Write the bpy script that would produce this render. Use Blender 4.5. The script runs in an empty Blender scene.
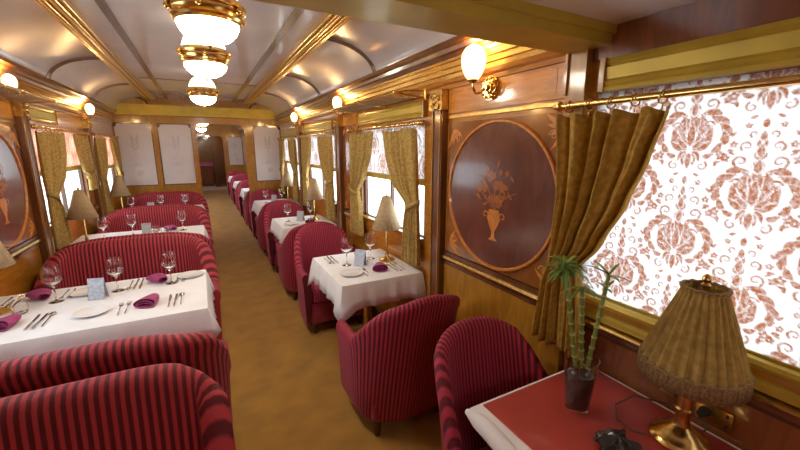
import bpy, math, random
from math import pi, sin, cos, radians, sqrt
from mathutils import Vector
random.seed(7)
S = bpy.context.scene
COL = S.collection
WL, WR, MID = -1.20, 1.38, 0.09        # inner wall faces and the middle of the car
YB, Y2, Y3 = 7.45, 14.9, 19.5          # partition, next partition, end of the next car

# ------------------------------------------------------------------ materials
def newmat(name):
    m = bpy.data.materials.new(name); m.use_nodes = True
    nt = m.node_tree
    return m, nt, nt.nodes['Principled BSDF']

def pmat(name, col, rough=.5, metal=0., coat=0., var=0., scale=12., bump=0., bscale=60., trans=0., emit=None, estr=0., spec=None, ior=None, sheen=0.):
    m, nt, b = newmat(name)
    b.inputs['Base Color'].default_value = (*col, 1)
    b.inputs['Roughness'].default_value = rough
    b.inputs['Metallic'].default_value = metal
    b.inputs['Coat Weight'].default_value = coat
    b.inputs['Coat Roughness'].default_value = .08
    b.inputs['Transmission Weight'].default_value = trans
    b.inputs['Sheen Weight'].default_value = sheen
    if ior: b.inputs['IOR'].default_value = ior
    if spec is not None: b.inputs['Specular IOR Level'].default_value = spec
    tc = nt.nodes.new('ShaderNodeTexCoord')
    if var > 0:
        n = nt.nodes.new('ShaderNodeTexNoise'); n.inputs['Scale'].default_value = scale; n.inputs['Detail'].default_value = 5
        nt.links.new(tc.outputs['Object'], n.inputs['Vector'])
        r = nt.nodes.new('ShaderNodeValToRGB')
        r.color_ramp.elements[0].position = .3; r.color_ramp.elements[1].position = .72
        r.color_ramp.elements[0].color = (*[c*(1-var) for c in col], 1)
        r.color_ramp.elements[1].color = (*[min(1, c*(1+var)) for c in col], 1)
        nt.links.new(n.outputs['Fac'], r.inputs['Fac']); nt.links.new(r.outputs['Color'], b.inputs['Base Color'])
    if bump > 0:
        n2 = nt.nodes.new('ShaderNodeTexNoise'); n2.inputs['Scale'].default_value = bscale; n2.inputs['Detail'].default_value = 4
        nt.links.new(tc.outputs['Object'], n2.inputs['Vector'])
        bp = nt.nodes.new('ShaderNodeBump'); bp.inputs['Strength'].default_value = bump; bp.inputs['Distance'].default_value = .01
        nt.links.new(n2.outputs['Fac'], bp.inputs['Height']); nt.links.new(bp.outputs['Normal'], b.inputs['Normal'])
    if emit:
        b.inputs['Emission Color'].default_value = (*emit, 1); b.inputs['Emission Strength'].default_value = estr
    return m

def wood(name, c0, c1, rough=.3, coat=.6, sc=(3, 3, 30), scale=1.6):
    m, nt, b = newmat(name)
    tc = nt.nodes.new('ShaderNodeTexCoord'); mp = nt.nodes.new('ShaderNodeMapping')
    mp.inputs['Scale'].default_value = sc
    nt.links.new(tc.outputs['Object'], mp.inputs['Vector'])
    n = nt.nodes.new('ShaderNodeTexNoise'); n.inputs['Scale'].default_value = scale; n.inputs['Detail'].default_value = 7
    n.inputs['Distortion'].default_value = 1.2
    nt.links.new(mp.outputs['Vector'], n.inputs['Vector'])
    r = nt.nodes.new('ShaderNodeValToRGB')
    r.color_ramp.elements[0].position = .3; r.color_ramp.elements[1].position = .7
    r.color_ramp.elements[0].color = (*c0, 1); r.color_ramp.elements[1].color = (*c1, 1)
    nt.links.new(n.outputs['Fac'], r.inputs['Fac']); nt.links.new(r.outputs['Color'], b.inputs['Base Color'])
    b.inputs['Roughness'].default_value = rough
    b.inputs['Coat Weight'].default_value = coat; b.inputs['Coat Roughness'].default_value = .1
    return m

def striped(name, c0, c1, period, bump=.5):
    """upholstery with raised stripes that run along V of the UV map"""
    m, nt, b = newmat(name)
    uv = nt.nodes.new('ShaderNodeUVMap'); uv.uv_map = 'UVMap'
    sx = nt.nodes.new('ShaderNodeSeparateXYZ'); nt.links.new(uv.outputs['UV'], sx.inputs['Vector'])
    mul = nt.nodes.new('ShaderNodeMath'); mul.operation = 'MULTIPLY'; mul.inputs[1].default_value = 2*pi/period
    nt.links.new(sx.outputs['X'], mul.inputs[0])
    sn = nt.nodes.new('ShaderNodeMath'); sn.operation = 'SINE'; nt.links.new(mul.outputs[0], sn.inputs[0])
    mr = nt.nodes.new('ShaderNodeMapRange'); mr.inputs['From Min'].default_value = -.45; mr.inputs['From Max'].default_value = .45
    nt.links.new(sn.outputs[0], mr.inputs['Value'])
    tc = nt.nodes.new('ShaderNodeTexCoord'); n = nt.nodes.new('ShaderNodeTexNoise'); n.inputs['Scale'].default_value = 9; n.inputs['Detail'].default_value = 3
    nt.links.new(tc.outputs['Object'], n.inputs['Vector'])
    mx = nt.nodes.new('ShaderNodeMix'); mx.data_type = 'RGBA'
    nt.links.new(mr.outputs[0], mx.inputs['Factor'])
    mx.inputs['A'].default_value = (*c0, 1); mx.inputs['B'].default_value = (*c1, 1)
    m2 = nt.nodes.new('ShaderNodeMix'); m2.data_type = 'RGBA'; m2.blend_type = 'MULTIPLY'; m2.inputs['Factor'].default_value = .35
    nt.links.new(mx.outputs['Result'], m2.inputs['A']); nt.links.new(n.outputs['Color'], m2.inputs['B'])
    nt.links.new(mx.outputs['Result'], b.inputs['Base Color'])
    bp = nt.nodes.new('ShaderNodeBump'); bp.inputs['Strength'].default_value = bump; bp.inputs['Distance'].default_value = .006
    nt.links.new(mr.outputs[0], bp.inputs['Height']); nt.links.new(bp.outputs['Normal'], b.inputs['Normal'])
    b.inputs['Roughness'].default_value = .7
    b.inputs['Sheen Weight'].default_value = .25; b.inputs['Sheen Roughness'].default_value = .4
    b.inputs['Sheen Tint'].default_value = (.9, .35, .5, 1)
    return m

def cloth_trans(name, col, tr=.5, var=0., scale=30., tcol=None):
    """woven cloth: part of the light goes through"""
    m = bpy.data.materials.new(name); m.use_nodes = True
    nt = m.node_tree; nt.nodes.clear()
    out = nt.nodes.new('ShaderNodeOutputMaterial'); mix = nt.nodes.new('ShaderNodeMixShader'); mix.inputs['Fac'].default_value = tr
    d = nt.nodes.new('ShaderNodeBsdfDiffuse'); t = nt.nodes.new('ShaderNodeBsdfTranslucent')
    d.inputs['Color'].default_value = (*col, 1); t.inputs['Color'].default_value = (*(tcol or col), 1)
    if var > 0:
        tc = nt.nodes.new('ShaderNodeTexCoord'); n = nt.nodes.new('ShaderNodeTexNoise'); n.inputs['Scale'].default_value = scale; n.inputs['Detail'].default_value = 6
        nt.links.new(tc.outputs['Object'], n.inputs['Vector'])
        r = nt.nodes.new('ShaderNodeValToRGB'); r.color_ramp.elements[0].position = .38; r.color_ramp.elements[1].position = .62
        r.color_ramp.elements[0].color = (*[c*(1-var) for c in col], 1); r.color_ramp.elements[1].color = (*[min(1, c*(1+var)) for c in col], 1)
        nt.links.new(n.outputs['Fac'], r.inputs['Fac'])
        nt.links.new(r.outputs['Color'], d.inputs['Color'])
        if tcol is None: nt.links.new(r.outputs['Color'], t.inputs['Color'])
    nt.links.new(d.outputs[0], mix.inputs[1]); nt.links.new(t.outputs[0], mix.inputs[2]); nt.links.new(mix.outputs[0], out.inputs['Surface'])
    return m

def blind_mat(name, c0, c1, tr=.6, thru=.62):
    m = cloth_trans(name, c0, tr); nt = m.node_tree
    at = nt.nodes.new('ShaderNodeAttribute'); at.attribute_name = 'print'
    tc = nt.nodes.new('ShaderNodeTexCoord'); n = nt.nodes.new('ShaderNodeTexNoise'); n.inputs['Scale'].default_value = 85; n.inputs['Detail'].default_value = 5
    nt.links.new(tc.outputs['Object'], n.inputs['Vector'])
    mr = nt.nodes.new('ShaderNodeMapRange'); mr.inputs['From Min'].default_value = .35; mr.inputs['From Max'].default_value = .6; mr.inputs['To Min'].default_value = .70; mr.inputs['To Max'].default_value = 1.
    nt.links.new(n.outputs['Fac'], mr.inputs['Value'])
    mu = nt.nodes.new('ShaderNodeMath'); mu.operation = 'MULTIPLY'; nt.links.new(at.outputs['Fac'], mu.inputs[0]); nt.links.new(mr.outputs[0], mu.inputs[1])
    mx = nt.nodes.new('ShaderNodeMix'); mx.data_type = 'RGBA'; mx.inputs['A'].default_value = (*c0, 1); mx.inputs['B'].default_value = (*c1, 1)
    nt.links.new(mu.outputs[0], mx.inputs['Factor'])
    for q in nt.nodes:
        if q.type == 'BSDF_DIFFUSE': nt.links.new(mx.outputs['Result'], q.inputs['Color'])
        if q.type == 'BSDF_TRANSLUCENT':      # the weave lets only part of the daylight through
            sc_ = nt.nodes.new('ShaderNodeMix'); sc_.data_type = 'RGBA'; sc_.blend_type = 'MULTIPLY'; sc_.inputs['Factor'].default_value = 1
            sc_.inputs['B'].default_value = (thru, thru, thru, 1)
            nt.links.new(mx.outputs['Result'], sc_.inputs['A']); nt.links.new(sc_.outputs['Result'], q.inputs['Color'])
    return m

def pane_mat(name):
    m = bpy.data.materials.new(name); m.use_nodes = True
    nt = m.node_tree; nt.nodes.clear()
    out = nt.nodes.new('ShaderNodeOutputMaterial'); mix = nt.nodes.new('ShaderNodeMixShader')
    lw = nt.nodes.new('ShaderNodeLayerWeight'); lw.inputs['Blend'].default_value = .5
    fr = nt.nodes.new('ShaderNodeMath'); fr.operation = 'POWER'; fr.inputs[1].default_value = 5.; nt.links.new(lw.outputs['Facing'], fr.inputs[0])
    t = nt.nodes.new('ShaderNodeBsdfTransparent'); t.inputs['Color'].default_value = (.95, .97, .97, 1)
    g = nt.nodes.new('ShaderNodeBsdfGlossy'); g.inputs['Roughness'].default_value = .02
    nt.links.new(fr.outputs[0], mix.inputs['Fac']); nt.links.new(t.outputs[0], mix.inputs[1]); nt.links.new(g.outputs[0], mix.inputs[2])
    nt.links.new(mix.outputs[0], out.inputs['Surface'])
    return m

M = dict(
    wood=wood('honey_wood', (.36, .125, .010), (.60, .25, .030), .28, .7, (3, 3, 22)),
    woodd=wood('dark_wood', (.085, .026, .008), (.17, .058, .014), .3, .6, (10, 10, 2)),
    woodm=wood('mahogany', (.15, .040, .010), (.27, .080, .020), .28, .6, (14, 14, 2.5)),
    woodl=wood('ochre_wood', (.31, .135, .013), (.48, .225, .026), .3, .6, (12, 12, 3)),
    panel=wood('panel_mahogany', (.11, .034, .020), (.18, .060, .034), .22, .6, (8, 8, 3)),
    panelb=wood('panel_rust', (.21, .070, .014), (.32, .118, .024), .2, .7, (8, 8, 3)),
    panelo=wood('panel_honey', (.24, .065, .012), (.38, .12, .022), .2, 1., (8, 8, 3)),
    inlay=pmat('inlay', (.62, .22, .03), .35, 0, .4, .25, 40),
    inlay2=pmat('inlay_dark', (.34, .10, .015), .35, 0, .4, .3, 40),
    gold=pmat('gilded', (.74, .48, .14), .24, .95, 0, .08, 6),
    olive=pmat('olive_gilt', (.54, .385, .05), .40, .3, .1, .14, 7),
    brass=pmat('brass', (.80, .55, .20), .2, 1., 0, .12, 30),
    brassd=pmat('old_brass', (.55, .36, .12), .3, 1., 0, .3, 40),
    net=pmat('rack_net', (.40, .31, .20), .45, .6),
    silver=pmat('cutlery_silver', (.62, .60, .60), .22, 1.),
    strip=pmat('ceiling_strip', (.27, .215, .18), .2, .7),
    ceil=pmat('ceiling_lacquer', (.50, .455, .46), .2, 0, .5, .10, 1.7),
    ceiln=pmat('ceiling_lacquer_near', (.82, .71, .66), .3, 0, .4, .06, 2),
    carpet=pmat('carpet', (.42, .215, .034), .95, 0, 0, .2, 5, .5, 160, sheen=.2),
    floorl=pmat('pale_floor', (.55, .42, .42), .6, 0, 0, .1, 6),
    red=striped('striped_plush', (.125, .002, .014), (.46, .026, .068), .0195, .5),
    redbig=striped('striped_plush_sofa', (.120, .002, .010), (.46, .034, .050), .026, .5),
    redplain=pmat('plain_plush', (.27, .010, .026), .75, 0, 0, .25, 14, .2, 90, sheen=.25),
    leg=pmat('chair_leg', (.09, .02, .012), .4, 0, .3, .2, 20),
    white=pmat('white_linen', (.79, .78, .81), .8, 0, 0, .05, 8, .12, 220),
    napkin=pmat('plum_napkin', (.36, .05, .17), .75, 0, 0, .2, 30, .2, 120),
    tablered=pmat('red_cover', (.40, .045, .032), .5, 0, .15, .12, 7, .06, 300),
    curtain=cloth_trans('gold_curtain', (.56, .35, .085), .25, .16, 45),
    curtainb=cloth_trans('gold_brocade', (.56, .39, .135), .25, .2, 60),
    blind=blind_mat('blind_white', (.88, .85, .84), (.36, .115, .045)),
    blindo=blind_mat('blind_terracotta', (.56, .20, .10), (.80, .52, .40), .5, 1.),
    shade=cloth_trans('lamp_pleats', (.46, .31, .10), .25, .15, 50),
    shadeb=cloth_trans('lamp_beige', (.66, .52, .33), .35, .08, 50),
    fringe=pmat('fringe', (.24, .14, .055), .8, 0, 0, .5, 160, .5, 200),
    pane=pane_mat('window_glass'),
    glass=pmat('clear_glass', (1, 1, 1), .0, trans=1., ior=1.45),
    frost=pmat('frosted_glass', (.84, .79, .81), .38, 0, .2, .05, 4, .08, 90, trans=.25),
    etch=pmat('etched_glass', (.72, .68, .71), .6, 0, 0, .15, 50),
    bowl=pmat('lamp_bowl', (.95, .9, .8), .3, emit=(1, .90, .74), estr=24.),
    shell=pmat('sconce_shell', (.95, .85, .7), .4, emit=(1, .60, .24), estr=2.2),
    porcelain=pmat('porcelain', (.82, .80, .80), .12, 0, .6),
    card=pmat('menu_card', (.46, .49, .56), .45, .2, 0, .25, 60),
    stalk=pmat('bamboo_stalk', (.17, .25, .045), .4, 0, .2, .3, 18),
    node_=pmat('bamboo_node', (.42, .40, .16), .5),
    leaf=pmat('bamboo_leaf', (.15, .28, .04), .45, 0, .2, .3, 14),
    pebble=pmat('dark_pebbles', (.035, .025, .018), .35, 0, .5, .6, 70, .9, 60),
    black=pmat('black_leather', (.018, .012, .012), .5, 0, .2, .4, 40, .6, 70),
    cord=pmat('cord', (.10, .05, .025), .5),
    dark=pmat('dark_void', (.02, .014, .01), .7),
    pinkcloth=pmat('pink_cloth', (.50, .10, .28), .8, 0, 0, .2, 12),
)

# ------------------------------------------------------------------ mesh helper
class B:
    def __init__(s): s.v = []; s.f = []; s.mi = []; s.uv = []; s.cm = 0
    def add(s, vs, fs, uvs=None):
        b = len(s.v); s.v += [tuple(p) for p in vs]
        for f in fs:
            s.f.append(tuple(b+i for i in f)); s.mi.append(s.cm)
            s.uv.append([uvs[i] for i in f] if uvs else [(vs[i][0], vs[i][2]) for i in f])
        return s
    def box(s, a, b):
        x0, y0, z0 = a; x1, y1, z1 = b
        return s.add([(x0,y0,z0),(x1,y0,z0),(x1,y1,z0),(x0,y1,z0),(x0,y0,z1),(x1,y0,z1),(x1,y1,z1),(x0,y1,z1)],
              [(0,3,2,1),(4,5,6,7),(0,1,5,4),(1,2,6,5),(2,3,7,6),(3,0,4,7)])
    def rbox(s, a, b, r=.02, n=3, uvf=None):
        """box with rounded vertical edges and a softened top"""
        x0, y0, z0 = a; x1, y1, z1 = b
        def ring(ins, z):
            rr = max(r-ins, .001); out = []
            for cx, cy, a0 in ((x1-r, y1-r, 0), (x0+r, y1-r, pi/2), (x0+r, y0+r, pi), (x1-r, y0+r, 1.5*pi)):
                for k in range(n+1):
                    t = a0+k/n*pi/2; out.append((cx+rr*cos(t), cy+rr*sin(t), z))
            return out
        rings = [ring(r*.5, z0), ring(0, z0+r*.5), ring(0, z1-r*.6), ring(r*.3, z1-r*.18), ring(r*.8, z1)]
        L = len(rings[0]); vs = sum(rings, []); fs = []
        for j in range(len(rings)-1):
            for i in range(L): fs.append((j*L+i, j*L+(i+1) % L, (j+1)*L+(i+1) % L, (j+1)*L+i))
        fs.append(tuple(reversed(range(L)))); fs.append(tuple((len(rings)-1)*L+i for i in range(L)))
        return s.add(vs, fs, [(v[0], v[1]+v[2]) for v in vs])
    def lathe(s, prof, c=(0, 0, 0), n=24, rmod=None, cap=True):
        vs = []; fs = []; m = len(prof)
        for r, z in prof:
            for k in range(n):
                t = 2*pi*k/n; q = r*(rmod(t, z) if rmod else 1)
                vs.append((c[0]+q*cos(t), c[1]+q*sin(t), c[2]+z))
        for j in range(m-1):
            for k in range(n): fs.append((j*n+k, j*n+(k+1) % n, (j+1)*n+(k+1) % n, (j+1)*n+k))
        if cap:
            fs.append(tuple(reversed(range(n)))); fs.append(tuple((m-1)*n+k for k in range(n)))
        return s.add(vs, fs)
    def tube(s, pts, r, n=8, closed=False, uvs=False):
        P = [Vector(p) for p in pts]; m = len(P); vs = []; fs = []; us = []; u = 0; up = None
        for i in range(m):
            a = P[(i-1) % m] if closed or i else P[i]; b = P[(i+1) % m] if closed or i < m-1 else P[i]
            t = (b-a); t = t.normalized() if t.length > 1e-9 else Vector((0, 0, 1))
            if up is None: up = Vector((0, 0, 1)) if abs(t.z) < .9 else Vector((1, 0, 0))
            x = t.cross(up)
            if x.length < 1e-6: x = t.cross(Vector((1, 0, 0)))
            x.normalize(); y = x.cross(t).normalized()
            if i: u += (P[i]-P[i-1]).length
            rr = r[i] if isinstance(r, (list, tuple)) else r
            for k in range(n):
                q = 2*pi*k/n; vs.append(P[i]+x*(rr*cos(q))+y*(rr*sin(q))); us.append((u, k/n*.1))
        for i in range(m if closed else m-1):
            for k in range(n):
                j = (i+1) % m; fs.append((i*n+k, j*n+k, j*n+(k+1) % n, i*n+(k+1) % n))
        if not closed:
            fs.append(tuple(range(n))); fs.append(tuple(reversed([(m-1)*n+k for k in range(n)])))
        return s.add([tuple(v) for v in vs], fs, us)
    def grid(s, fn, nu, nv, uvf=None, closed=False):
        vs = []; us = []; fs = []
        for j in range(nv+1):
            for i in range(nu+1):
                vs.append(fn(i/nu, j/nv)); us.append(uvf(i/nu, j/nv) if uvf else (i/nu, j/nv))
        for j in range(nv):
            for i in range(nu):
                a = j*(nu+1)+i; fs.append((a, a+1, a+nu+2, a+nu+1))
        return s.add(vs, fs, us)
    lift = 0.
    def prism(s, poly, fn, d):
        """polygon in a plane mapped by fn(p,q,depth), thickness d"""
        if s.lift: d += (s.lift*(len(s.v) % 977))/977
        n = len(poly); vs = [fn(p, q, 0) for p, q in poly]+[fn(p, q, d) for p, q in poly]
        fs = [tuple(range(n)), tuple(reversed(range(n, 2*n)))]+[(i, i+n, (i+1) % n+n, (i+1) % n) for i in range(n)]
        return s.add(vs, fs)
    def extrude_y(s, prof, y0, y1):
        return s.prism(prof, lambda p, q, d: (p, y0+d, q), y1-y0)
    def ball(s, c, r, n=10, m=6, sc=(1, 1, 1)):
        prof = [(max(r*sin(pi*j/m), r*.02), -r*cos(pi*j/m)) for j in range(m+1)]
        vs0 = len(s.v); s.lathe(prof, (0, 0, 0), n)
        for i in range(vs0, len(s.v)):
            v = s.v[i]; s.v[i] = (c[0]+v[0]*sc[0], c[1]+v[1]*sc[1], c[2]+v[2]*sc[2])
        return s
    def build(s, name, mats, parent=None, smooth=True, world=False, angle=40, solid=0, loc=None):
        if not isinstance(mats, (list, tuple)): mats = [mats]
        off = Vector((0, 0, 0))
        if world and parent is not None: off = abs_loc(parent)
        if loc is not None: off = Vector(loc)
        me = bpy.data.meshes.new(name)
        me.from_pydata([tuple(Vector(v)-off) for v in s.v], [], s.f)
        for m in mats: me.materials.append(m)
        ul = me.uv_layers.new(name='UVMap'); k = 0
        for p, mi, uu in zip(me.polygons, s.mi, s.uv):
            p.material_index = mi; p.use_smooth = smooth
            for q in uu: ul.data[k].uv = q; k += 1
        me.validate()
        if smooth: me.set_sharp_from_angle(angle=radians(angle))
        me.update()
        o = bpy.data.objects.new(name, me); COL.objects.link(o)
        if loc is not None: o.location = loc
        if parent is not None: o.parent = parent
        if solid:
            md = o.modifiers.new('Solidify', 'SOLIDIFY'); md.thickness = solid; md.offset = 0
        return o

def abs_loc(o):
    v = Vector(o.location)
    while o.parent is not None: o = o.parent; v += Vector(o.location)
    return v
def tag(o, label, cat, group=None, kind=None):
    o['label'] = label; o['category'] = cat
    if group: o['group'] = group
    if kind: o['kind'] = kind
    return o
def thing(name, label, cat, loc=(0, 0, 0), rz=0, group=None):
    o = bpy.data.objects.new(name, None); COL.objects.link(o)
    o.location = loc; o.rotation_euler = (0, 0, rz); o.empty_display_size = .1
    return tag(o, label, cat, group)
def struct(name, b, mats, label=None, smooth=False, parent=None):
    o = b.build(name, mats, parent, smooth)
    if parent is None:
        o['kind'] = 'structure'; o['label'] = label; o['category'] = name.split('_')[0]
    return o
def dup(r, loc, rz, label, group=None, scale=None):
    c = r.copy(); COL.objects.link(c); c.location = loc; c.rotation_euler = (0, 0, rz); c['label'] = label
    if group: c['group'] = group
    if scale: c.scale = scale
    for ch in [o for o in list(COL.objects) if o.parent == r]:
        d = ch.copy(); COL.objects.link(d); d.parent = c
        for g in [o for o in list(COL.objects) if o.parent == ch]:
            e = g.copy(); COL.objects.link(e); e.parent = d
    return c
class Pool:
    """first use moves the thing itself, later uses copy it"""
    def __init__(s, root): s.r = root; s.used = False
    def put(s, loc, rz, label, group=None):
        if not s.used:
            s.used = True; s.r.location = loc; s.r.rotation_euler = (0, 0, rz); s.r['label'] = label
            if group: s.r['group'] = group
            return s.r
        return dup(s.r, loc, rz, label, group)

# ------------------------------------------------------------------ ornaments
def leaf2(p, a, L, w, bend=0.):
    n = 6; up = []; dn = []
    for k in range(n+1):
        t = k/n; h = w*sin(pi*t**.8)*.5; q = a+bend*t
        x = p[0]+L*t*cos(q); y = p[1]+L*t*sin(q)
        up.append((x-h*sin(q), y+h*cos(q))); dn.append((x+h*sin(q), y-h*cos(q)))
    return up+dn[-2:0:-1]
def curl2(p, a, r, turns, w, s=1):
    """a spiral ribbon as a list of quads"""
    out = []; n = max(6, int(turns*12)); pts = []
    for k in range(n+1):
        t = k/n; q = a+s*turns*2*pi*t; rr = r*(1-.8*t); pts.append((p[0]+rr*cos(q), p[1]+rr*sin(q), q, w*(1-.5*t)))
    for i in range(n):
        x, y, q, ww = pts[i]; x2, y2, q2, w2 = pts[i+1]
        out.append([(x-ww*cos(q)*.5, y-ww*sin(q)*.5), (x+ww*cos(q)*.5, y+ww*sin(q)*.5), (x2+w2*cos(q2)*.5, y2+w2*sin(q2)*.5), (x2-w2*cos(q2)*.5, y2-w2*sin(q2)*.5)])
    return out
def flower2(p, r, n=5, a0=.3):
    return [leaf2(p, a0+2*pi*k/n, r, r*.7) for k in range(n)]
def damask():
    """painted in order: (polygon, value); every leaf first clears a pale outline"""
    P = []
    def leaf(p, a, L, w, bend=0., gap=.0045):
        for sx in (-1, 1):
            if sx < 0 and abs(p[0]) < 1e-6 and abs(a-pi/2) < 1e-6: continue
            if sx < 0 and abs(p[0]) < 1e-6 and abs(a+pi/2) < 1e-6: continue
            for e, v in ((gap, 0), (0, 1)):
                q = leaf2((p[0]-e*cos(a), p[1]-e*sin(a)), a, L+2*e, w+2*e, bend); P.append(([(sx*x, y) for x, y in q], v))
    def ribbon(p, a, r, turns, w, s=1):
        for sx in (-1, 1):
            for e, v in ((.005, 0), (0, 1)):
                for q in curl2(p, a, r, turns, w+2*e, s): P.append(([(sx*x, y) for x, y in q], v))
    def flower(p, r, n=5):
        for sx in (-1, 1):
            for q in flower2(p, r, n): P.append(([(sx*x, y) for x, y in q], 1))
            P.append(([(sx*p[0]+r*.2*cos(k), p[1]+r*.2*sin(k)) for k in range(6)], 0))
    # outer leaves of the bulb: an onion silhouette
    for a, L, w, x, y in ((125, .17, .075, .215, .03), (105, .17, .08, .262, -.06), (80, .16, .08, .275, -.15), (48, .14, .075, .235, -.22), (15, .12, .065, .17, -.275), (-25, .10, .055, .105, -.31)):
        leaf((x, y), radians(a), L, w, .7, .006)
    # inner fan, big curling leaves
    for a, L, w, bd in ((82, .33, .11, .5), (58, .35, .125, .75), (32, .32, .12, .9), (4, .26, .10, .95), (-22, .18, .07, .8)):
        leaf((.012, -.235), radians(a), L, w, bd, .006)
    for a, L, w in ((74, .15, .05), (46, .16, .05), (18, .14, .045)): leaf((.015, -.235), radians(a), L, w, .5, .006)
    leaf((0, -.235), pi/2, .25, .07, 0, .006)
    ribbon((.125, -.045), .2, .05, 1.2, .020)
    # foot
    leaf((.02, -.27), radians(-20), .12, .05, -.6, .008); leaf((.015, -.29), radians(-60), .12, .05, -.3, .008); leaf((0, -.28), -pi/2, .17, .06, 0, .008)
    ribbon((.115, -.405), 1.2, .045, 1.15, .020, -1)
    # spire with scrolls
    ribbon((.125, .155), -1.0, .055, 1.15, .024); ribbon((.10, .285), -1.1, .046, 1.15, .022); ribbon((.062, .385), -1.3, .032, 1., .018)
    for y, a, L, w in ((.06, 60, .13, .055), (.17, 58, .11, .05), (.27, 56, .09, .042)): leaf((.006, y), radians(a), L, w, .6, .007)
    leaf((0, .05), pi/2, .13, .06, 0, .007); leaf((0, .19), pi/2, .12, .052, 0, .007); leaf((0, .32), pi/2, .10, .045, 0, .007); leaf((0, .43), pi/2, .09, .05, 0, .006)
    flower((.27, .20), .048); flower((.19, .30), .036); flower((.11, .455), .030); flower((.285, -.33), .042)
    for x, y, a in ((.30, .10, 70), (.235, .235, 150), (.21, .36, 100), (.30, -.26, -60), (.20, -.36, -20), (.06, -.47, -50)): leaf((x, y), radians(a), .065, .03, .4, .006)
    return P
def motif_lines():
    P = []
    for sx in (-1, 1):
        for a, L, w in ((80, .20, .03), (55, .22, .035), (25, .20, .035), (-10, .16, .03)):
            P.append([(sx*x, y) for x, y in leaf2((.02, -.1), radians(a), L, w, .6)])
        for k in range(4): P.append([(sx*x, y) for x, y in leaf2((.01, .1+.09*k), radians(52), .10, .022, .5)])
        for q in curl2((.12, .16), -1, .05, 1.2, .012): P.append([(sx*x, y) for x, y in q])
    return P
DM2 = motif_lines()
def raster(P, w, h, n, m):
    """coverage of the motif on an n x m raster over [-w/2,w/2] x [-h/2,h/2] (motif units .64 x 1.06)"""
    R = [[0.]*n for _ in range(m)]
    W, Hh = .70, 1.10
    for poly, val in P:
        xs = [p[0] for p in poly]; ys = [p[1] for p in poly]
        i0 = max(0, int((min(xs)/W+.5)*n)-1); i1 = min(n-1, int((max(xs)/W+.5)*n)+1)
        j0 = max(0, int((min(ys)/Hh+.5)*m)-1); j1 = min(m-1, int((max(ys)/Hh+.5)*m)+1)
        for j in range(j0, j1+1):
            y = ((j+.5)/m-.5)*Hh
            for i in range(i0, i1+1):
                x = ((i+.5)/n-.5)*W; ins = False; k = len(poly)-1
                for q in range(len(poly)):
                    a, c = poly[q], poly[k]
                    if (a[1] > y) != (c[1] > y) and x < (c[0]-a[0])*(y-a[1])/(c[1]-a[1])+a[0]: ins = not ins
                    k = q
                if ins: R[j][i] = val
    return R
RN_, RM_ = 128, 200
DAM = raster(damask(), 0, 0, RN_, RM_)

# ------------------------------------------------------------------ shell of the car
b = B().box((WL-.06, -1.5, -.06), (WR+.06, YB, 0)); struct('floor', b, M['carpet'], 'ochre carpeted floor of the dining car')
b = B().box((WL-.06, YB, -.06), (WR+.06, 16.5, -.0)); o = struct('floor_rear', b, M['carpet'], 'ochre carpet of the next saloon seen through the doorway')
b = B().box((WL-.06, 16.5, -.06), (WR+.06, Y3, 0)); struct('floor_end', b, M['floorl'], 'pale floor at the far end beyond the second doorway')

ZS, ZT = .98, 1.84                     # window sill and head
WIN_R = [(-1.0, .985, 1.01, 1.86), (2.24, 3.42, ZS, ZT), (4.22, 5.55, ZS, ZT), (5.98, 7.30, ZS, ZT), (8.2, 9.5, ZS, ZT), (10.1, 11.4, ZS, ZT), (12.0, 13.3, ZS, ZT)]
WIN_L = [(1.55, 2.80, ZS, ZT), (4.10, 5.52, ZS, ZT), (5.98, 7.30, ZS, ZT), (8.2, 9.5, ZS, ZT), (10.1, 11.4, ZS, ZT), (12.0, 13.3, ZS, ZT)]
def wall(name, x0, x1, wins, label):
    b = B(); y = -1.5; ztop = 2.62
    for (a, c, z0, z1) in wins:
        b.box((x0, y, 0), (x1, a, ztop)); b.box((x0, a, 0), (x1, c, z0)); b.box((x0, a, z1), (x1, c, ztop)); y = c
    b.box((x0, y, 0), (x1, Y3, ztop))
    return struct(name, b, M['wood'], label)
wall('wall_right', WR, WR+.06, WIN_R, 'glossy honey coloured wooden wall along the right side')
wall('wall_left', WL-.06, WL, WIN_L, 'glossy honey coloured wooden wall along the left side')
b = B().box((WL-.06, -1.56, 0), (WR+.06, -1.5, 2.62)); struct('wall_near', b, M['woodm'], 'wooden wall closing the near end of the car')
b = B().box((WL-.06, Y3, 0), (WR+.06, Y3+.06, 2.62)); struct('wall_end', b, M['wood'], 'wooden wall at the far end of the train')
# mahogany lower wall in the near section (a lining board in front of the wall)
b = B().box((WR-.012, -1.5, 0), (WR-.001, 1.02, .955)); struct('trim_1', b, M['woodm'], 'reddish mahogany lower wall lining below the near window')
b = B().box((WR-.006, 1.10, 0), (WR-.001, 1.965, .90)); struct('trim_2', b, M['woodl'], 'ochre brown lower wall panel under the oval marquetry')

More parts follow.
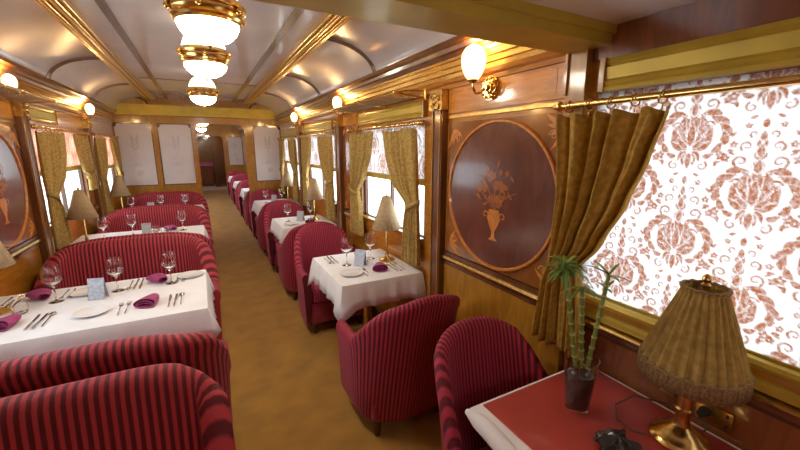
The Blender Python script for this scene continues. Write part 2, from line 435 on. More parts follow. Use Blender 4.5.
# partitions with a doorway
DX0, DX1, DZ = -.07, .755, 2.06
def partition(name, y, label):
    b = B()
    t = .05
    for x0, x1 in ((WL, -1.185), (-.67, -.60), (-.10, DX0), (DX1, .885), (1.375, WR)):
        b.box((x0, y, 0), (x1, y+t, 2.17))
    for x0, x1 in ((-1.185, -.67), (-.60, -.10), (.885, 1.375)):
        b.box((x0, y, 0), (x1, y+t, 1.03)); b.box((x0, y, 2.05), (x1, y+t, 2.17))
    b.box((DX0, y, DZ), (DX1, y+t, 2.17))
    b.box((WL, y, 2.17), (WR, y+t, 2.62))
    return struct(name, b, M['woodl'], label)
partition('wall_back', YB, 'wooden partition with frosted panels and open doorway at the end of the saloon')
partition('wall_rear', Y2, 'second wooden partition seen through the first doorway')
def glass_panel(x0, x1, y, label):
    t = thing('etched_glass_panel', label, 'glass panel', ((x0+x1)/2, y+.02, 1.03), group='frosted partition panels')
    z0, z1, c = 1.035, 2.045, .045
    w0, w1 = x0+.012, x1-.012
    poly = [(w0, z0+.01), (w1, z0+.01), (w1, z1-c*1.2), (w1-c*.5, z1-c*1.1), (w1-c*.6, z1-c*.4), (w1-c*1.6, z1-.01),
            (w0+c*1.6, z1-.01), (w0+c*.6, z1-c*.4), (w0+c*.5, z1-c*1.1), (w0, z1-c*1.2)]
    B().prism(poly, lambda p, q, d: (p, y+.014+d, q), .012).build('pane', M['frost'], t, False, True)
    f = B()
    for a, c2 in (((x0, y+.005, 1.03), (x0+.014, y+.04, 2.05)), ((x1-.014, y+.005, 1.03), (x1, y+.04, 2.05)), ((x0, y+.005, 1.03), (x1, y+.04, 1.045))): f.box(a, c2)
    for sx, xe in ((1, x0), (-1, x1)):   # shaped upper corners
        f.prism([(xe, 2.05), (xe+sx*.09, 2.05), (xe+sx*.045, 2.03), (xe+sx*.04, 1.995), (xe+sx*.014, 1.98), (xe, 1.93)], lambda p, q, d: (p, y+.004+d, q), .03)
    f.build('frame', M['woodd'], t, False, True)
    e = B(); e.lift = .0012; cx = (x0+x1)/2
    for q in DM2: e.prism([(cx+a*.42, 1.40+z*.45) for a, z in q], lambda p, r, d: (p, y+.0138-d, r), .0012)
    for q in flower2((cx+.02, 1.24), .06, 7): e.prism(q, lambda p, r, d: (p, y+.0138-d, r), .0012)
    for sx in (-1, 1):
        for k in range(3): e.prism(leaf2((cx, 1.62+.07*k), pi/2-sx*.7, .13, .03, sx*.3), lambda p, r, d: (p, y+.0138-d, r), .0012)
    e.build('etching', M['etch'], t, False, True)
    return t
glass_panel(-1.185, -.67, YB, 'frosted etched glass panel nearest the left window wall')
glass_panel(-.60, -.10, YB, 'frosted etched glass panel just left of the doorway')
glass_panel(.885, 1.375, YB, 'frosted etched glass panel right of the doorway')
glass_panel(.885, 1.375, Y2, 'distant pale glass panel seen through the open doorway')
def doorframe(n, y, label):
    b = B()
    for x0, x1 in ((DX0-.035, DX0+.015), (DX1-.015, DX1+.035)): b.box((x0, y-.025, 0), (x1, y-.001, DZ+.03))
    b.box((DX0-.06, y-.035, DZ+.0), (DX1+.06, y-.001, 2.16))
    for x0, x1 in ((DX0-.012, DX0-.004), (DX1+.004, DX1+.012)): b.box((x0, y-.033, 0), (x1, y-.0255, DZ))
    for sx, xe in ((1, DX0+.015), (-1, DX1-.015)):
        b.prism([(xe, DZ), (xe+sx*.10, DZ), (xe+sx*.05, DZ-.02), (xe+sx*.03, DZ-.06), (xe, DZ-.10)], lambda p, q, d: (p, y-.02+d, q), .018)
    return struct(f'door_{n}', b, M['wood'], label)
doorframe(1, YB, 'honey wood door frame around the open doorway')
doorframe(2, Y2, 'far wooden door frame inside the next saloon')

# gilded header above the partition with two arched lunettes
b = B()
b.box((WL, YB-.07, 2.17), (WR, YB-.001, 2.325)); b.box((WL, YB-.085, 2.17), (WR, YB-.0705, 2.20)); b.box((WL, YB-.09, 2.305), (WR, YB-.0705, 2.335))
struct('trim_3', b, M['olive'], 'gilded header beam across the end partition')
def vault(sx, n=10, r=0., y=0):
    """arc of the side vault from the cornice up to the gilt rail"""
    pts = []
    for k in range(n+1):
        t = pi/2*k/n
        pts.append((MID+sx*(.76+(.44-r)*cos(t)), 2.21+(.24-r)*sin(t)))
    return pts
for i, (sx, side) in enumerate(((-1, 'left'), (1, 'right'))):
    t = thing('lunette', f'arched wooden lunette above the header on the {side}', 'lunette', (MID+sx*.9, YB-.03, 2.33), group='lunettes above the header')
    arc = [(MID+sx*(.955+.185*cos(pi*k/12)), 2.335+.105*sin(pi*k/12)) for k in range(13)]
    B().prism(arc, lambda p, q, d: (p, YB-.03+d, q), .02).build('field', M['woodl'], t, False, True)
    B().tube([(p, YB-.035, q) for p, q in arc], .014, 6).build('moulding', M['woodd'], t, True, True)

# ceiling: flat middle, two vaults
b = B()
b.box((MID-.78, .95, 2.45), (MID+.78, Y3, 2.50))
for sx in (-1, 1):
    pr = vault(sx); prof = pr+[(MID+sx*.76, 2.50), (MID+sx*1.35, 2.50), (MID+sx*1.35, 2.21)]
    b.extrude_y(prof, .95, Y3)
struct('ceiling', b, M['ceil'], 'glossy pale lilac grey lacquered ceiling with curved sides', True)
b = B().box((WL-.06, -1.5, 2.085), (WR+.06, .95, 2.14)); b.box((WL-.06, .90, 2.14), (WR+.06, .949, 2.55))
struct('ceiling_near', b, M['ceiln'], 'lower flat ceiling of the near compartment')
# beam between near and main part, with its post
b = B(); b.box((WL, .93, 2.02), (WR, 1.085, 2.10)); b.box((WL, .915, 2.055), (WR, .93, 2.085)); b.box((WL, 1.02, 2.10), (WR, 1.085, 2.449))
b.box((WL, 1.086, 2.02), (WR, 1.10, 2.035))
struct('trim_4', b, M['olive'], 'gilded cross beam under the ceiling above the near window')
b = B(); b.box((WR-.035, 1.005, 0), (WR-.0005, 1.095, 2.02)); b.box((WR-.045, 1.0, 1.86), (WR-.0355, 1.012, 2.02)); b.box((WR-.045, 1.085, 1.86), (WR-.0355, 1.097, 2.02))
struct('trim_5', b, M['woodl'], 'dark wooden post between the near window and the oval panel')
b = B(); b.box((WL+.0005, 1.005, 0), (WL+.035, 1.095, 2.02)); struct('trim_6', b, M['woodd'], 'dark wooden post on the left wall under the cross beam')

# gilt rails and silvery strips running along the ceiling
for i, (x0, x1) in enumerate(((MID-.775, MID-.645), (MID+.645, MID+.775))):
    b = B(); w = (x1-x0)
    b.box((x0+w*.04, 1.086, 2.405), (x0+w*.96, YB-.09, 2.4495)); b.cm = 1
    for a, z, r in ((.06, 2.405, .010), (.30, 2.398, .017), (.5, 2.402, .007), (.70, 2.398, .017), (.94, 2.405, .010)):
        b.tube([(x0+w*a, 1.087, z), (x0+w*a, YB-.091, z)], r, 10)
    struct(f'trim_{7+i}', b, [M['woodl'], M['gold']], f'gilded moulded rail along the {"left" if i == 0 else "right"} side of the ceiling', True)
for i, xc in enumerate((MID-.50, MID+.50)):
    b = B().box((xc-.024, 1.086, 2.440), (xc+.024, YB-.09, 2.4498))
    struct(f'trim_{9+i}', b, M['strip'], f'dark shiny flat strip along the {"left" if i == 0 else "right"} half of the ceiling')
b = B().box((MID-.64, 5.40, 2.444), (MID+.64, 5.425, 2.4497)); struct('trim_11', b, M['strip'], 'thin seam strip across the ceiling')
k = 12
for sx, side in ((-1, 'left'), (1, 'right')):
    for y, nm in ((2.85, 'nearest'), (4.4, 'middle'), (5.95, 'far')):
        b = B().tube([(p, y, q) for p, q in vault(sx, 12, .004)], .019, 8)
        struct(f'trim_{k}', b, M['strip'], f'{nm} curved rib on the {side} ceiling vault', True); k += 1
# cornices: a dark, a gilded and a lower moulding each side
for sx, side in ((-1, 'left'), (1, 'right')):
    X = lambda a: MID+sx*a
    for y0, y1, tagn in ((1.086, YB-.09, ''), (YB+.06, Y2-.01, 'rear ')):
        b = B().extrude_y([(X(1.175), 2.235), (X(1.2899), 2.235), (X(1.2899), 2.150), (X(1.225), 2.150), (X(1.215), 2.17), (X(1.20), 2.178), (X(1.195), 2.20), (X(1.175), 2.21)], y0, y1)
        struct(f'trim_{k}', b, M['woodd'], f'dark {tagn}cornice moulding along the {side} wall'); k += 1
        b = B().extrude_y([(X(1.222), 2.1495), (X(1.2899), 2.1495), (X(1.2899), 2.05), (X(1.25), 2.05), (X(1.245), 2.07), (X(1.236), 2.075), (X(1.236), 2.10), (X(1.228), 2.105), (X(1.228), 2.13), (X(1.222), 2.135)], y0, y1)
        struct(f'trim_{k}', b, M['gold'], f'gilded {tagn}cornice band along the {side} wall'); k += 1
        b = B().extrude_y([(X(1.248), 2.0495), (X(1.2899), 2.0495), (X(1.2899), 2.0), (X(1.272), 2.0), (X(1.268), 2.02), (X(1.256), 2.03)], y0, y1)
        struct(f'trim_{k}', b, M['wood'], f'lower {tagn}wooden moulding of the {side} cornice'); k += 1
    # chair rail
    segs = [(1.10, 1.965), (3.5, 3.9), (5.62, 5.74)] if sx > 0 else [(1.10, 1.5), (2.86, 3.82), (5.6, 5.74)]
    b = B()
    for y0, y1 in segs:
        b.extrude_y([(X(1.2895), .955), (X(1.268), .955), (X(1.262), .94), (X(1.268), .925), (X(1.2895), .925)], y0, y1)
    struct(f'trim_{k}', b, M['brassd'], f'brass edged rail at chair height on the {side} wall'); k += 1
    b = B()
    for y0, y1 in segs:
        b.extrude_y([(X(1.2895), .924), (X(1.275), .924), (X(1.275), .90), (X(1.2895), .89)], y0, y1)
        b.extrude_y([(X(1.2895), .985), (X(1.278), .98), (X(1.278), .956), (X(1.2895), .956)], y0, y1)
    struct(f'trim_{k}', b, M['woodd'], f'dark wooden mouldings beside the chair rail on the {side} wall'); k += 1
    b = B().box((min(X(1.2895), X(1.277)), 1.1, 0), (max(X(1.2895), X(1.277)), YB-.002, .10))
    o = struct(f'baseboard_{side}', b, M['woodd'], f'dark skirting board along the {side} wall')

# pilasters between the bays
def pilaster(x, sx, y0, y1, label):
    t = thing('pilaster', label, 'pilaster', (x, (y0+y1)/2, 0), group='wall pilasters')
    x0, x1 = (x-.045, x-.0003) if sx > 0 else (x+.0003, x+.045)
    B().box((x0, y0, .0), (x1, y1, 1.88)).build('shaft', M['woodd'], t, False, True)
    c = B(); d = .014*sx
    c.box((min(x-.0003*sx, x-.06*sx), y0-.012, 1.88), (max(x-.0003*sx, x-.06*sx), y1+.012, 1.999))
    xx = x-.06*sx
    for z in (1.895, 1.93, 1.965):
        c.ball((xx, (y0+y1)/2, z), .016, 8, 5)
    for s in (-1, 1):
        for q in curl2(((y0+y1)/2+s*.03, 1.955), 0, .022, 1.3, .01, s): c.prism(q, lambda p, r, dd: (xx-sx*dd, p, r), .01)
        for q in curl2(((y0+y1)/2+s*.03, 1.905), 0, .018, 1.3, .01, s): c.prism(q, lambda p, r, dd: (xx-sx*dd, p, r), .01)
    c.build('capital', M['brassd'], t, False, True)
    r = B()
    for yy in (y0+.018, y1-.018): r.box((min(x-.045*sx, x-.052*sx), yy-.005, .1), (max(x-.045*sx, x-.052*sx), yy+.005, 1.88))
    r.build('bead', M['woodl'], t, False, True)
    return t
pilaster(WR, 1, 1.967, 2.085, 'dark pilaster with carved brass capital beside the oval marquetry panel')
pilaster(WR, 1, 3.92, 4.06, 'right wall pilaster between the first and second curtained windows')
pilaster(WR, 1, 5.76, 5.88, 'right wall pilaster farthest away before the partition')
pilaster(WL, -1, 3.84, 3.98, 'left wall pilaster beside the left oval panel')
pilaster(WL, -1, 5.74, 5.88, 'left wall pilaster nearest the frosted partition')

# marquetry panels
def marquetry(x, sx, y0, y1, z0, z1, oval, label, cat='marquetry panel'):
    t = thing('marquetry_panel', label, cat, (x, (y0+y1)/2, z0), group='marquetry wall panels')
    P = lambda off: (lambda p, q, d: (x-sx*(off+d), p, q))
    cy, cz = (y0+y1)/2, (z0+z1)/2
    B().prism([(y0, z0), (y1, z0), (y1, z1), (y0, z1)], P(.0004), .010).build('board', M['panelo'] if not oval else M['panelb'], t, False, True)
    if oval:
        ry, rz = oval; N = 56
        B().prism([(cy+ry*cos(2*pi*i/N), cz+rz*sin(2*pi*i/N)) for i in range(N)], P(.0106), .004).build('oval_field', M['panel'], t, False, True)
        r = B()
        r.tube([(x-sx*.0155, cy+ry*cos(2*pi*i/N), cz+rz*sin(2*pi*i/N)) for i in range(N)], .010, 6, True)
        r.build('oval_band', M['inlay'], t, True, True)
    off = .0148 if oval else .0106
    # vase of flowers
    f = B(); s = 1. if oval else .55; by = cz-(.19 if oval else .1)
    V = [(-.035, .12), (-.045, .10), (-.05, .07), (-.03, .03), (-.012, .0), (-.012, -.03), (-.035, -.05), (.035, -.05), (.012, -.03), (.012, .0), (.03, .03), (.05, .07), (.045, .10), (.035, .12)]
    f.prism([(cy+p*s, by+q*s) for p, q in V], P(off), .0015)
    for q in curl2((cy-.065*s, by+.085*s), 0, .025*s, .9, .008*s): f.prism(q, P(off), .0015)
    for q in curl2((cy+.065*s, by+.085*s), pi, .025*s, .9, .008*s, -1): f.prism(q, P(off), .0015)
    f.build('inlaid_vase', M['inlay'], t, False, True)
    g = B(); g.lift = .0012; rnd = random.Random(int(y0*100))
    for n in range(46 if oval else 20):
        a = rnd.uniform(.15, pi-.15); r0 = rnd.uniform(.04, .26)*s
        p = (cy+r0*cos(a)*.62, by+.12*s+r0*sin(a))
        if n % 3 == 0:
            for q in flower2(p, rnd.uniform(.018, .032)*s, 6, a): g.prism(q, P(off), .0012)
        else:
            g.prism(leaf2(p, rnd.uniform(0, 2*pi), rnd.uniform(.03, .06)*s, .016*s, .5), P(off), .0012)
    for n in range(5):
        g.prism(leaf2((cy, by+.11*s), pi/2+(n-2)*.28, .2*s, .010*s, (n-2)*.2), P(off), .0012)
    g.build('inlaid_flowers', M['inlay2'], t, False, True)
    m = .045
    for sy in (-1, 1):
        for sz in (-1, 1):
            c = B(); c.lift = .001
            ey, ez = (y0+m if sy < 0 else y1-m), (z0+m if sz < 0 else z1-m)
            for ang, L in ((0, .11), (.5, .09), (1.07, .09), (1.57, .13), (.25, .06), (1.3, .06)):
                dy, dz = -sy*cos(ang), -sz*sin(ang)
                c.prism(leaf2((ey, ez), math.atan2(dz, dy), L*s, .024*s, .5), P(.0106), .0012)
            for q in curl2((ey-sy*.05*s, ez-sz*.05*s), 0, .026*s, 1.1, .008*s): c.prism(q, P(.0106), .0012)
            c.build('corner_scroll', M['inlay'], t, False, True)
    return t
marquetry(WR, 1, 1.06, 1.940, .99, 1.80, (.405, .392), 'large right wall marquetry panel with flower vase in a gold oval')
marquetry(WR, 1, 3.46, 3.915, .99, 1.88, None, 'narrow honey marquetry panel between right wall curtains and pilaster')
marquetry(WL, -1, 2.92, 3.82, .99, 1.80, (.385, .385), 'left wall marquetry panel with oval inlay at the left edge')
marquetry(WR, 1, 5.58, 5.745, .99, 1.88, None, 'slim honey marquetry panel beside the farthest right pilaster')
# frieze boards above the ovals and gilt line
for x, sx, y0, y1, side in ((WR, 1, 1.10, 1.95, 'right'), (WL, -1, 2.9, 3.82, 'left')):
    t = thing('frieze_panel', f'honey wood frieze with inlaid border above the {side} oval panel', 'frieze', (x, (y0+y1)/2, 1.85))
    P = lambda off: (lambda p, q, d: (x-sx*(off+d), p, q))
    B().prism([(y0, 1.855), (y1, 1.855), (y1, 1.998), (y0, 1.998)], P(.0005), .010).build('board', M['wood'], t, False, True)
    f = B(); a0, a1, c0, c1, w = y0+.06, y1-.05, 1.875, 1.985, .004
    for p in ([(a0, c0), (a1, c0), (a1, c0+w), (a0, c0+w)], [(a0, c1-w), (a1, c1-w), (a1, c1), (a0, c1)], [(a0, c0), (a0+w, c0), (a0+w, c1), (a0, c1)], [(a1-w, c0), (a1, c0), (a1, c1), (a1-w, c1)]):
        f.prism(p, P(.0107), .001)
    f.build('inlay_line', M['inlay'], t, False, True)
    b = B().box((min(x-sx*.001, x-sx*.016), y0+.0, 1.826), (max(x-sx*.001, x-sx*.016), y1, 1.842))
    struct(f'trim_{k}', b, M['brassd'], f'gilded strip over the {side} oval panel'); k += 1

# ------------------------------------------------------------------ windows, blinds, pelmets, rods, curtains
def window(n, x, sx, w, label):
    y0, y1, z0, z1 = w
    root = B()
    xo, xi = x+sx*.058, x+sx*.03
    lo, hi = min(xo, xi), max(xo, xi)
    fr = .03
    root.box((lo, y0, z0), (hi, y0+fr, z1)); root.box((lo, y1-fr, z0), (hi, y1, z1)); root.box((lo, y0+fr, z0), (hi, y1-fr, z0+fr)); root.box((lo, y0+fr, z1-fr), (hi, y1-fr, z1))
    ym = (y0+y1)/2
    root.box((lo, ym-.014, z0+fr), (hi, ym+.014, z1-fr))
    o = struct(f'window_{n}', root, M['woodd'], label)
    xp = x+sx*.046
    B().box((xp-.002, y0+fr, z0+fr), (xp+.002, y1-fr, z1-fr)).build('pane', M['pane'], o, False)
    B().box((min(x-sx*.03, x+sx*.029), y0+.001, z0+.001), (max(x-sx*.03, x+sx*.029), y1-.001, z0+.02)).build('sill', M['woodl'], o, False)
    return o
RN = ['large near right window behind the white damask blind', 'right window beside the first small table', 'second right window past the pilaster', 'last right window before the partition']
LN = ['left window beside the front four seat table', 'left window beside the second four seat table', 'left window beside the last table']
for i, w in enumerate(WIN_R): window(i+1, WR, 1, w, RN[i] if i < 4 else f'right window of the next saloon, number {i-3} past the partition')
for i, w in enumerate(WIN_L): window(i+8, WL, -1, w, LN[i] if i < 3 else f'left window of the next saloon, number {i-2} past the partition')

def blind(x, sx, y0, y1, z0, z1, mat, label, cell, bar=True, ph=.462):
    t = thing('roller_blind', label, 'blind', (x, (y0+y1)/2, z0), group='patterned roller blinds')
    nu, nv = int((y1-y0)/cell), int((z1-z0)/cell)
    py, pz, w, h = .178, .340, .240, .368
    def pr(y, z):
        best = 0.
        c0 = round((y-ph)/py)
        for ci in (c0-1, c0, c0+1):
            cy = ph+ci*py; off = (ci % 2)*pz*.5
            cj = round((z-1.56-off)/pz)
            for k in (cj-1, cj, cj+1):
                u = (cy-y)/w+.5; v = (z-(1.56+off+k*pz))/h+.5
                if 0 <= u < 1 and 0 <= v < 1: best = max(best, DAM[int(v*RM_)][int(u*RN_)])
        return best
    vals = []
    b = B()
    def fn(u, v):
        y, z = y0+(y1-y0)*u, z0+(z1-z0)*v
        d = cell*.25; vals.append((pr(y-d, z-d)+pr(y+d, z-d)+pr(y-d, z+d)+pr(y+d, z+d))/4)
        return (x, y, z)
    b.grid(fn, nu, nv)
    o = b.build('fabric', mat, t, False, True)
    at = o.data.attributes.new('print', 'FLOAT', 'POINT'); at.data.foreach_set('value', vals)
    if bar:
        B().box((min(x-sx*.004, x+sx*.010), y0, z0-.045), (max(x-sx*.004, x+sx*.010), y1, z0)).build('bottom_bar', M['olive'], t, False, True)
    return t
blind(WR+.014, 1, -.99, .978, 1.06, 1.855, M['blind'], 'white roller blind with terracotta damask print at the near window', .0035)
blind(WR+.014, 1, 2.25, 3.41, 1.43, 1.835, M['blind'], 'half drawn damask blind at the right window beside the first small table', .012)
blind(WR+.014, 1, 4.23, 5.54, 1.42, 1.835, M['blind'], 'half drawn damask blind at the second curtained right window', .012)
blind(WR+.014, 1, 5.99, 7.29, 1.42, 1.835, M['blind'], 'half drawn damask blind at the last right window', .012)
blind(WL-.014, -1, 4.11, 5.51, 1.46, 1.835, M['blindo'], 'half drawn terracotta blind at the left window past the oval panel', .012)
blind(WL-.014, -1, 5.99, 7.29, 1.40, 1.835, M['blindo'], 'half drawn terracotta blind at the left window by the partition', .012)

# near window dressing: gilded surround below, dark ledge, upper board, pelmet
b = B(); b.extrude_y([(WR+.004, 1.052), (WR-.020, 1.052), (WR-.028, 1.04), (WR-.020, 1.0), (WR-.030, .99), (WR-.030, .968), (WR-.0125, .964)] + [(WR-.0005, .964), (WR-.0005, 1.0)], -1.49, 1.0)
struct(f'trim_{k}', b, M['olive'], 'gilded ledge moulding under the near window'); k += 1
b = B(); b.extrude_y([(WR-.0125, .963), (WR-.052, .963), (WR-.056, .956), (WR-.052, .949), (WR-.0125, .949)], -1.49, 1.0)
struct(f'trim_{k}', b, M['brassd'], 'thin shiny strip below the near window ledge'); k += 1
b = B(); b.extrude_y([(WR-.0125, .948), (WR-.036, .948), (WR-.036, .925), (WR-.022, .905), (WR-.0125, .90)], -1.49, 1.0)
struct(f'trim_{k}', b, M['woodd'], 'dark moulding below the near window ledge'); k += 1
b = B(); b.box((WR-.012, -1.49, 1.975), (WR-.0005, 1.0, 2.0845)); struct(f'trim_{k}', b, M['woodm'], 'reddish board between the pelmet and near ceiling'); k += 1
def pelmet(x, sx, y0, y1, z0, z1, label):
    t = thing('pelmet', label, 'pelmet', (x, (y0+y1)/2, z0), group='gilded window pelmets')
    X = lambda a: x-sx*a
    h = z1-z0
    B().extrude_y([(X(.0005), z1), (X(.022), z1), (X(.028), z0+h*.86), (X(.022), z0+h*.80), (X(.030), z0+h*.72), (X(.026), z0+h*.36), (X(.034), z0+h*.28), (X(.028), z0+h*.18), (X(.034), z0+h*.1), (X(.030), z0), (X(.0005), z0)], y0, y1).build('front_board', M['olive'], t, False, True)
    for yy in (y0, y1-.012):
        e = B(); e.box((min(X(.0), X(.038))+.0005, yy-.004, z0-.002), (max(X(.0), X(.038))-.0005, yy+.016, z1+.002))
        e.build('end_cap', M['woodl'], t, False, True)
    return t
pelmet(WR, 1, -1.4, .945, 1.858, 1.972, 'long gilded pelmet board above the near damask blind')
pelmet(WR, 1, 2.21, 3.44, 1.858, 1.96, 'gilded pelmet above the right window beside the first small table')
pelmet(WR, 1, 4.2, 5.56, 1.858, 1.96, 'gilded pelmet above the second curtained right window')
pelmet(WL, -1, 4.06, 4.72, 1.868, 1.985, 'short gilded pelmet above the left curtain by the pilaster')
pelmet(WR, 1, 5.95, 7.32, 1.858, 1.96, 'gilded pelmet above the last right window')

def rod(x, y0, y1, z, label, x_wall):
    t = thing('curtain_rod', label, 'curtain rod', (x, (y0+y1)/2, z), group='brass curtain rods')
    B().tube([(x, y0, z), (x, y1, z)], .0125, 10).build('pole', M['brass'], t, True, True)
    for yy, s in ((y0, -1), (y1, 1)):
        f = B(); f.ball((x, yy+s*.012, z), .021, 12, 8); f.ball((x, yy+s*.034, z), .012, 10, 6); f.build('finial', M['brass'], t, True, True)
    for yy in (y0+.03, y1-.03):
        br = B(); br.tube([(x, yy, z), (x_wall, yy, z)], .007, 8); sg = 1 if x_wall > x else -1
        br.tube([(x_wall-sg*.012, yy, z), (x_wall-sg*.001, yy, z)], .022, 12); br.build('bracket', M['brassd'], t, True, True)
    return t
RZ = 1.815
rod(1.315, -1.3, 1.075, RZ, 'long brass curtain rod above the near damask blind', WR-.0005)
rod(1.32, 2.22, 3.58, RZ, 'brass curtain rod over the right window beside the first small table', WR-.012)
rod(1.32, 4.17, 5.60, RZ, 'brass curtain rod over the second curtained right window', WR-.012)
rod(1.32, 5.97, 7.38, RZ, 'brass curtain rod over the last right window', WR-.0005)
rod(-1.14, 4.02, 5.62, RZ, 'brass curtain rod over the left window past the oval panel', WL)
rod(-1.14, 5.92, 7.38, RZ, 'brass curtain rod over the left window by the partition', WL)

def curtain(x, sx, keys, mat, folds, label, rings=5, band=True, amp=.026, seed=1):
    """keys: (z, y_wall_edge, y_free_edge, fold scale), from top to bottom; sx: side of the car"""
    rnd = random.Random(seed)
    t = thing('curtain', label, 'curtain', (x, keys[0][1], keys[-1][0]), group='gathered gold curtains')
    zs = [q[0] for q in keys]
    ph = rnd.uniform(0, 6)
    def at(z):
        for i in range(len(keys)-1):
            a, c = keys[i], keys[i+1]
            if a[0] >= z >= c[0]:
                u = (a[0]-z)/(a[0]-c[0]); u = u*u*(3-2*u)*.5+u*.5
                return [a[j]+(c[j]-a[j])*u for j in (1, 2, 3)]
        return list(keys[-1][1:])
    def fn(u, v):
        z = zs[0]+(zs[-1]-zs[0])*v
        a, c, s = at(z)
        uu = u+.018*sin(5*u*pi+v*3+ph)
        y = a+(c-a)*uu
        xx = x-sx*(amp*s*(sin(2*pi*folds*u+ph)+.35*sin(2*pi*folds*2.3*u+ph*2+v*2)))
        if v < .02: z += .008*cos(2*pi*rings*u)
        return (xx, y, z)
    B().grid(fn, 96, 44).build('drape', mat, t, True, True, 80, solid=.004)
    if band:
        zt = min(keys, key=lambda q: abs(q[2]-q[1]))[0]
        a, c, s = at(zt); lo, hi = min(a, c), max(a, c); cy = (lo+hi)/2; ry = (hi-lo)/2+.012; rx = amp*s*1.35+.014
        n = 24; pts = []
        dirn = 1 if c > a else -1
        for i in range(n):
            q = 2*pi*i/n; pts.append((x+rx*cos(q), cy+ry*sin(q), zt+dirn*(-.035)*sin(q)))
        bd = B(); vs = []; fs = []
        for i in range(n):
            px, pyy, pz = pts[i]; vs += [(px, pyy, pz-.02), (px, pyy, pz+.02)]
        for i in range(n): j = (i+1) % n; fs.append((2*i, 2*j, 2*j+1, 2*i+1))
        bd.add(vs, fs); bd.build('tieback', mat, t, True, True, solid=.006)
    a, c, s = at(zs[0])
    for i in range(rings):
        u = (i+.5)/rings; yy = a+(c-a)*u
        rg = B(); rg.tube([(x+.021*cos(2*pi*q/16), yy+.004*sin(4*pi*q/16), RZ-.005+.021*sin(2*pi*q/16)) for q in range(16)], .003, 6, True)
        rg.tube([(x, yy, RZ-.026), (x, yy, zs[0]-.006)], .0025, 5)
        rg.build('ring', M['brassd'], t, True, True)
    return t
curtain(1.315, 1, [(1.775, 1.085, .655, .8), (1.61, 1.06, .70, 1), (1.456, 1.05, .755, 1), (1.28, 1.06, .84, .9), (1.17, 1.07, .925, .7), (1.06, 1.095, .90, .9), (.795, 1.115, .875, 1)],
        M['curtain'], 5, 'heavy golden brown curtain at the near damask blind', 5, False, .036, 3)
def side_curtain(x, sx, ya, yt, ytie, yb, label, seed, mat='curtainb', zb=.80, zt=1.24):
    curtain(x, sx, [(1.782, ya, yt, .8), (1.6, ya, ya+(yt-ya)*.9, 1), (1.40, ya, ya+(yt-ya)*.68, 1), (zt, ya, ytie, .75), (1.1, ya-(.01 if yt > ya else -.01), ytie+(yb-ytie)*.6, .9), (zb, ya-(.02 if yt > ya else -.02), yb, 1)],
            M[mat], 5, label, 6, True, .020, seed)
side_curtain(1.32, 1, 2.23, 2.78, 2.38, 2.42, 'gold brocade curtain tied back beside the dark pilaster and oval panel', 4)
side_curtain(1.32, 1, 3.58, 3.02, 3.36, 3.26, 'gold brocade curtain on the far side of the first right window', 5)
side_curtain(1.32, 1, 4.19, 4.72, 4.40, 4.45, 'gold brocade curtain just past the second right pilaster', 6)
side_curtain(1.32, 1, 5.58, 5.05, 5.34, 5.28, 'gold brocade curtain on the far side of the second right window', 7)
side_curtain(1.32, 1, 6.00, 6.5, 6.18, 6.24, 'gold brocade curtain just past the farthest right pilaster', 8)
side_curtain(1.32, 1, 7.34, 6.88, 7.15, 7.08, 'gold brocade curtain against the right end of the partition', 9)
side_curtain(-1.14, -1, 4.06, 4.70, 4.22, 4.32, 'beige gold curtain tied back beside the left pilaster and oval panel', 10)
side_curtain(-1.14, -1, 5.60, 5.02, 5.36, 5.30, 'beige gold curtain on the far side of the left window', 11, zb=1.18, zt=1.36)
side_curtain(-1.14, -1, 5.94, 6.45, 6.12, 6.2, 'beige gold curtain just past the last left pilaster', 12)
side_curtain(-1.14, -1, 7.34, 6.85, 7.15, 7.08, 'beige gold curtain against the left end of the partition', 13, zb=.96)

# luggage racks of brass netting
def rack(x, sx, y0, y1, label):
    t = thing('luggage_rack', label, 'luggage rack', (x, (y0+y1)/2, 1.99), group='brass luggage racks')
    X = lambda a: x-sx*a
    z = 1.992; D = .25
    n = B(); N = int((y1-y0)/.05)
    for i in range(N):
        a = y0+(y1-y0)*i/N
        for s in (1, -1):
            y_a, y_b = (a, min(a+.22, y1)) if s > 0 else (a, max(a-.22, y0))
            f = abs(y_b-y_a)/.22
            n.tube([(X(.02), y_a, z), (X(.02+(D-.02)*f*.5), (y_a+y_b)/2, z-.016), (X(.02+(D-.02)*f), y_b, z+.004)], .0028, 4)
    n.build('net', M['net'], t, True, True)
    r = B(); r.tube([(X(D), y0, z+.006), (X(D), y1, z+.006)], .009, 8); r.build('front_rail', M['brass'], t, True, True)
    r = B(); r.tube([(X(.018), y0, z+.002), (X(.018), y1, z+.002)], .007, 8); r.build('wall_rail', M['brass'], t, True, True)
    for yy in (y0+.01, (y0+y1)/2, y1-.01):
        br = B(); br.tube([(X(.012), yy, z-.02), (X(.08), yy, z-.012), (X(.17), yy, z-.004), (X(D), yy, z+.006)], .008, 8)
        br.tube([(X(.012), yy, z+.03), (X(.14), yy, z+.024), (X(D), yy, z+.006)], .006, 8)
        br.ball((X(D), yy, z+.006), .014, 10, 6); br.tube([(X(.024), yy, z-.025), (X(.024), yy, z+.04)], .009, 8)
        br.build('bracket', M['brass'], t, True, True)
    return t
rack(WR, 1, 2.20, 3.45, 'brass net luggage rack above the right window by the oval panel')
rack(WL, -1, 2.75, 3.85, 'brass net luggage rack on the left wall at the picture edge')

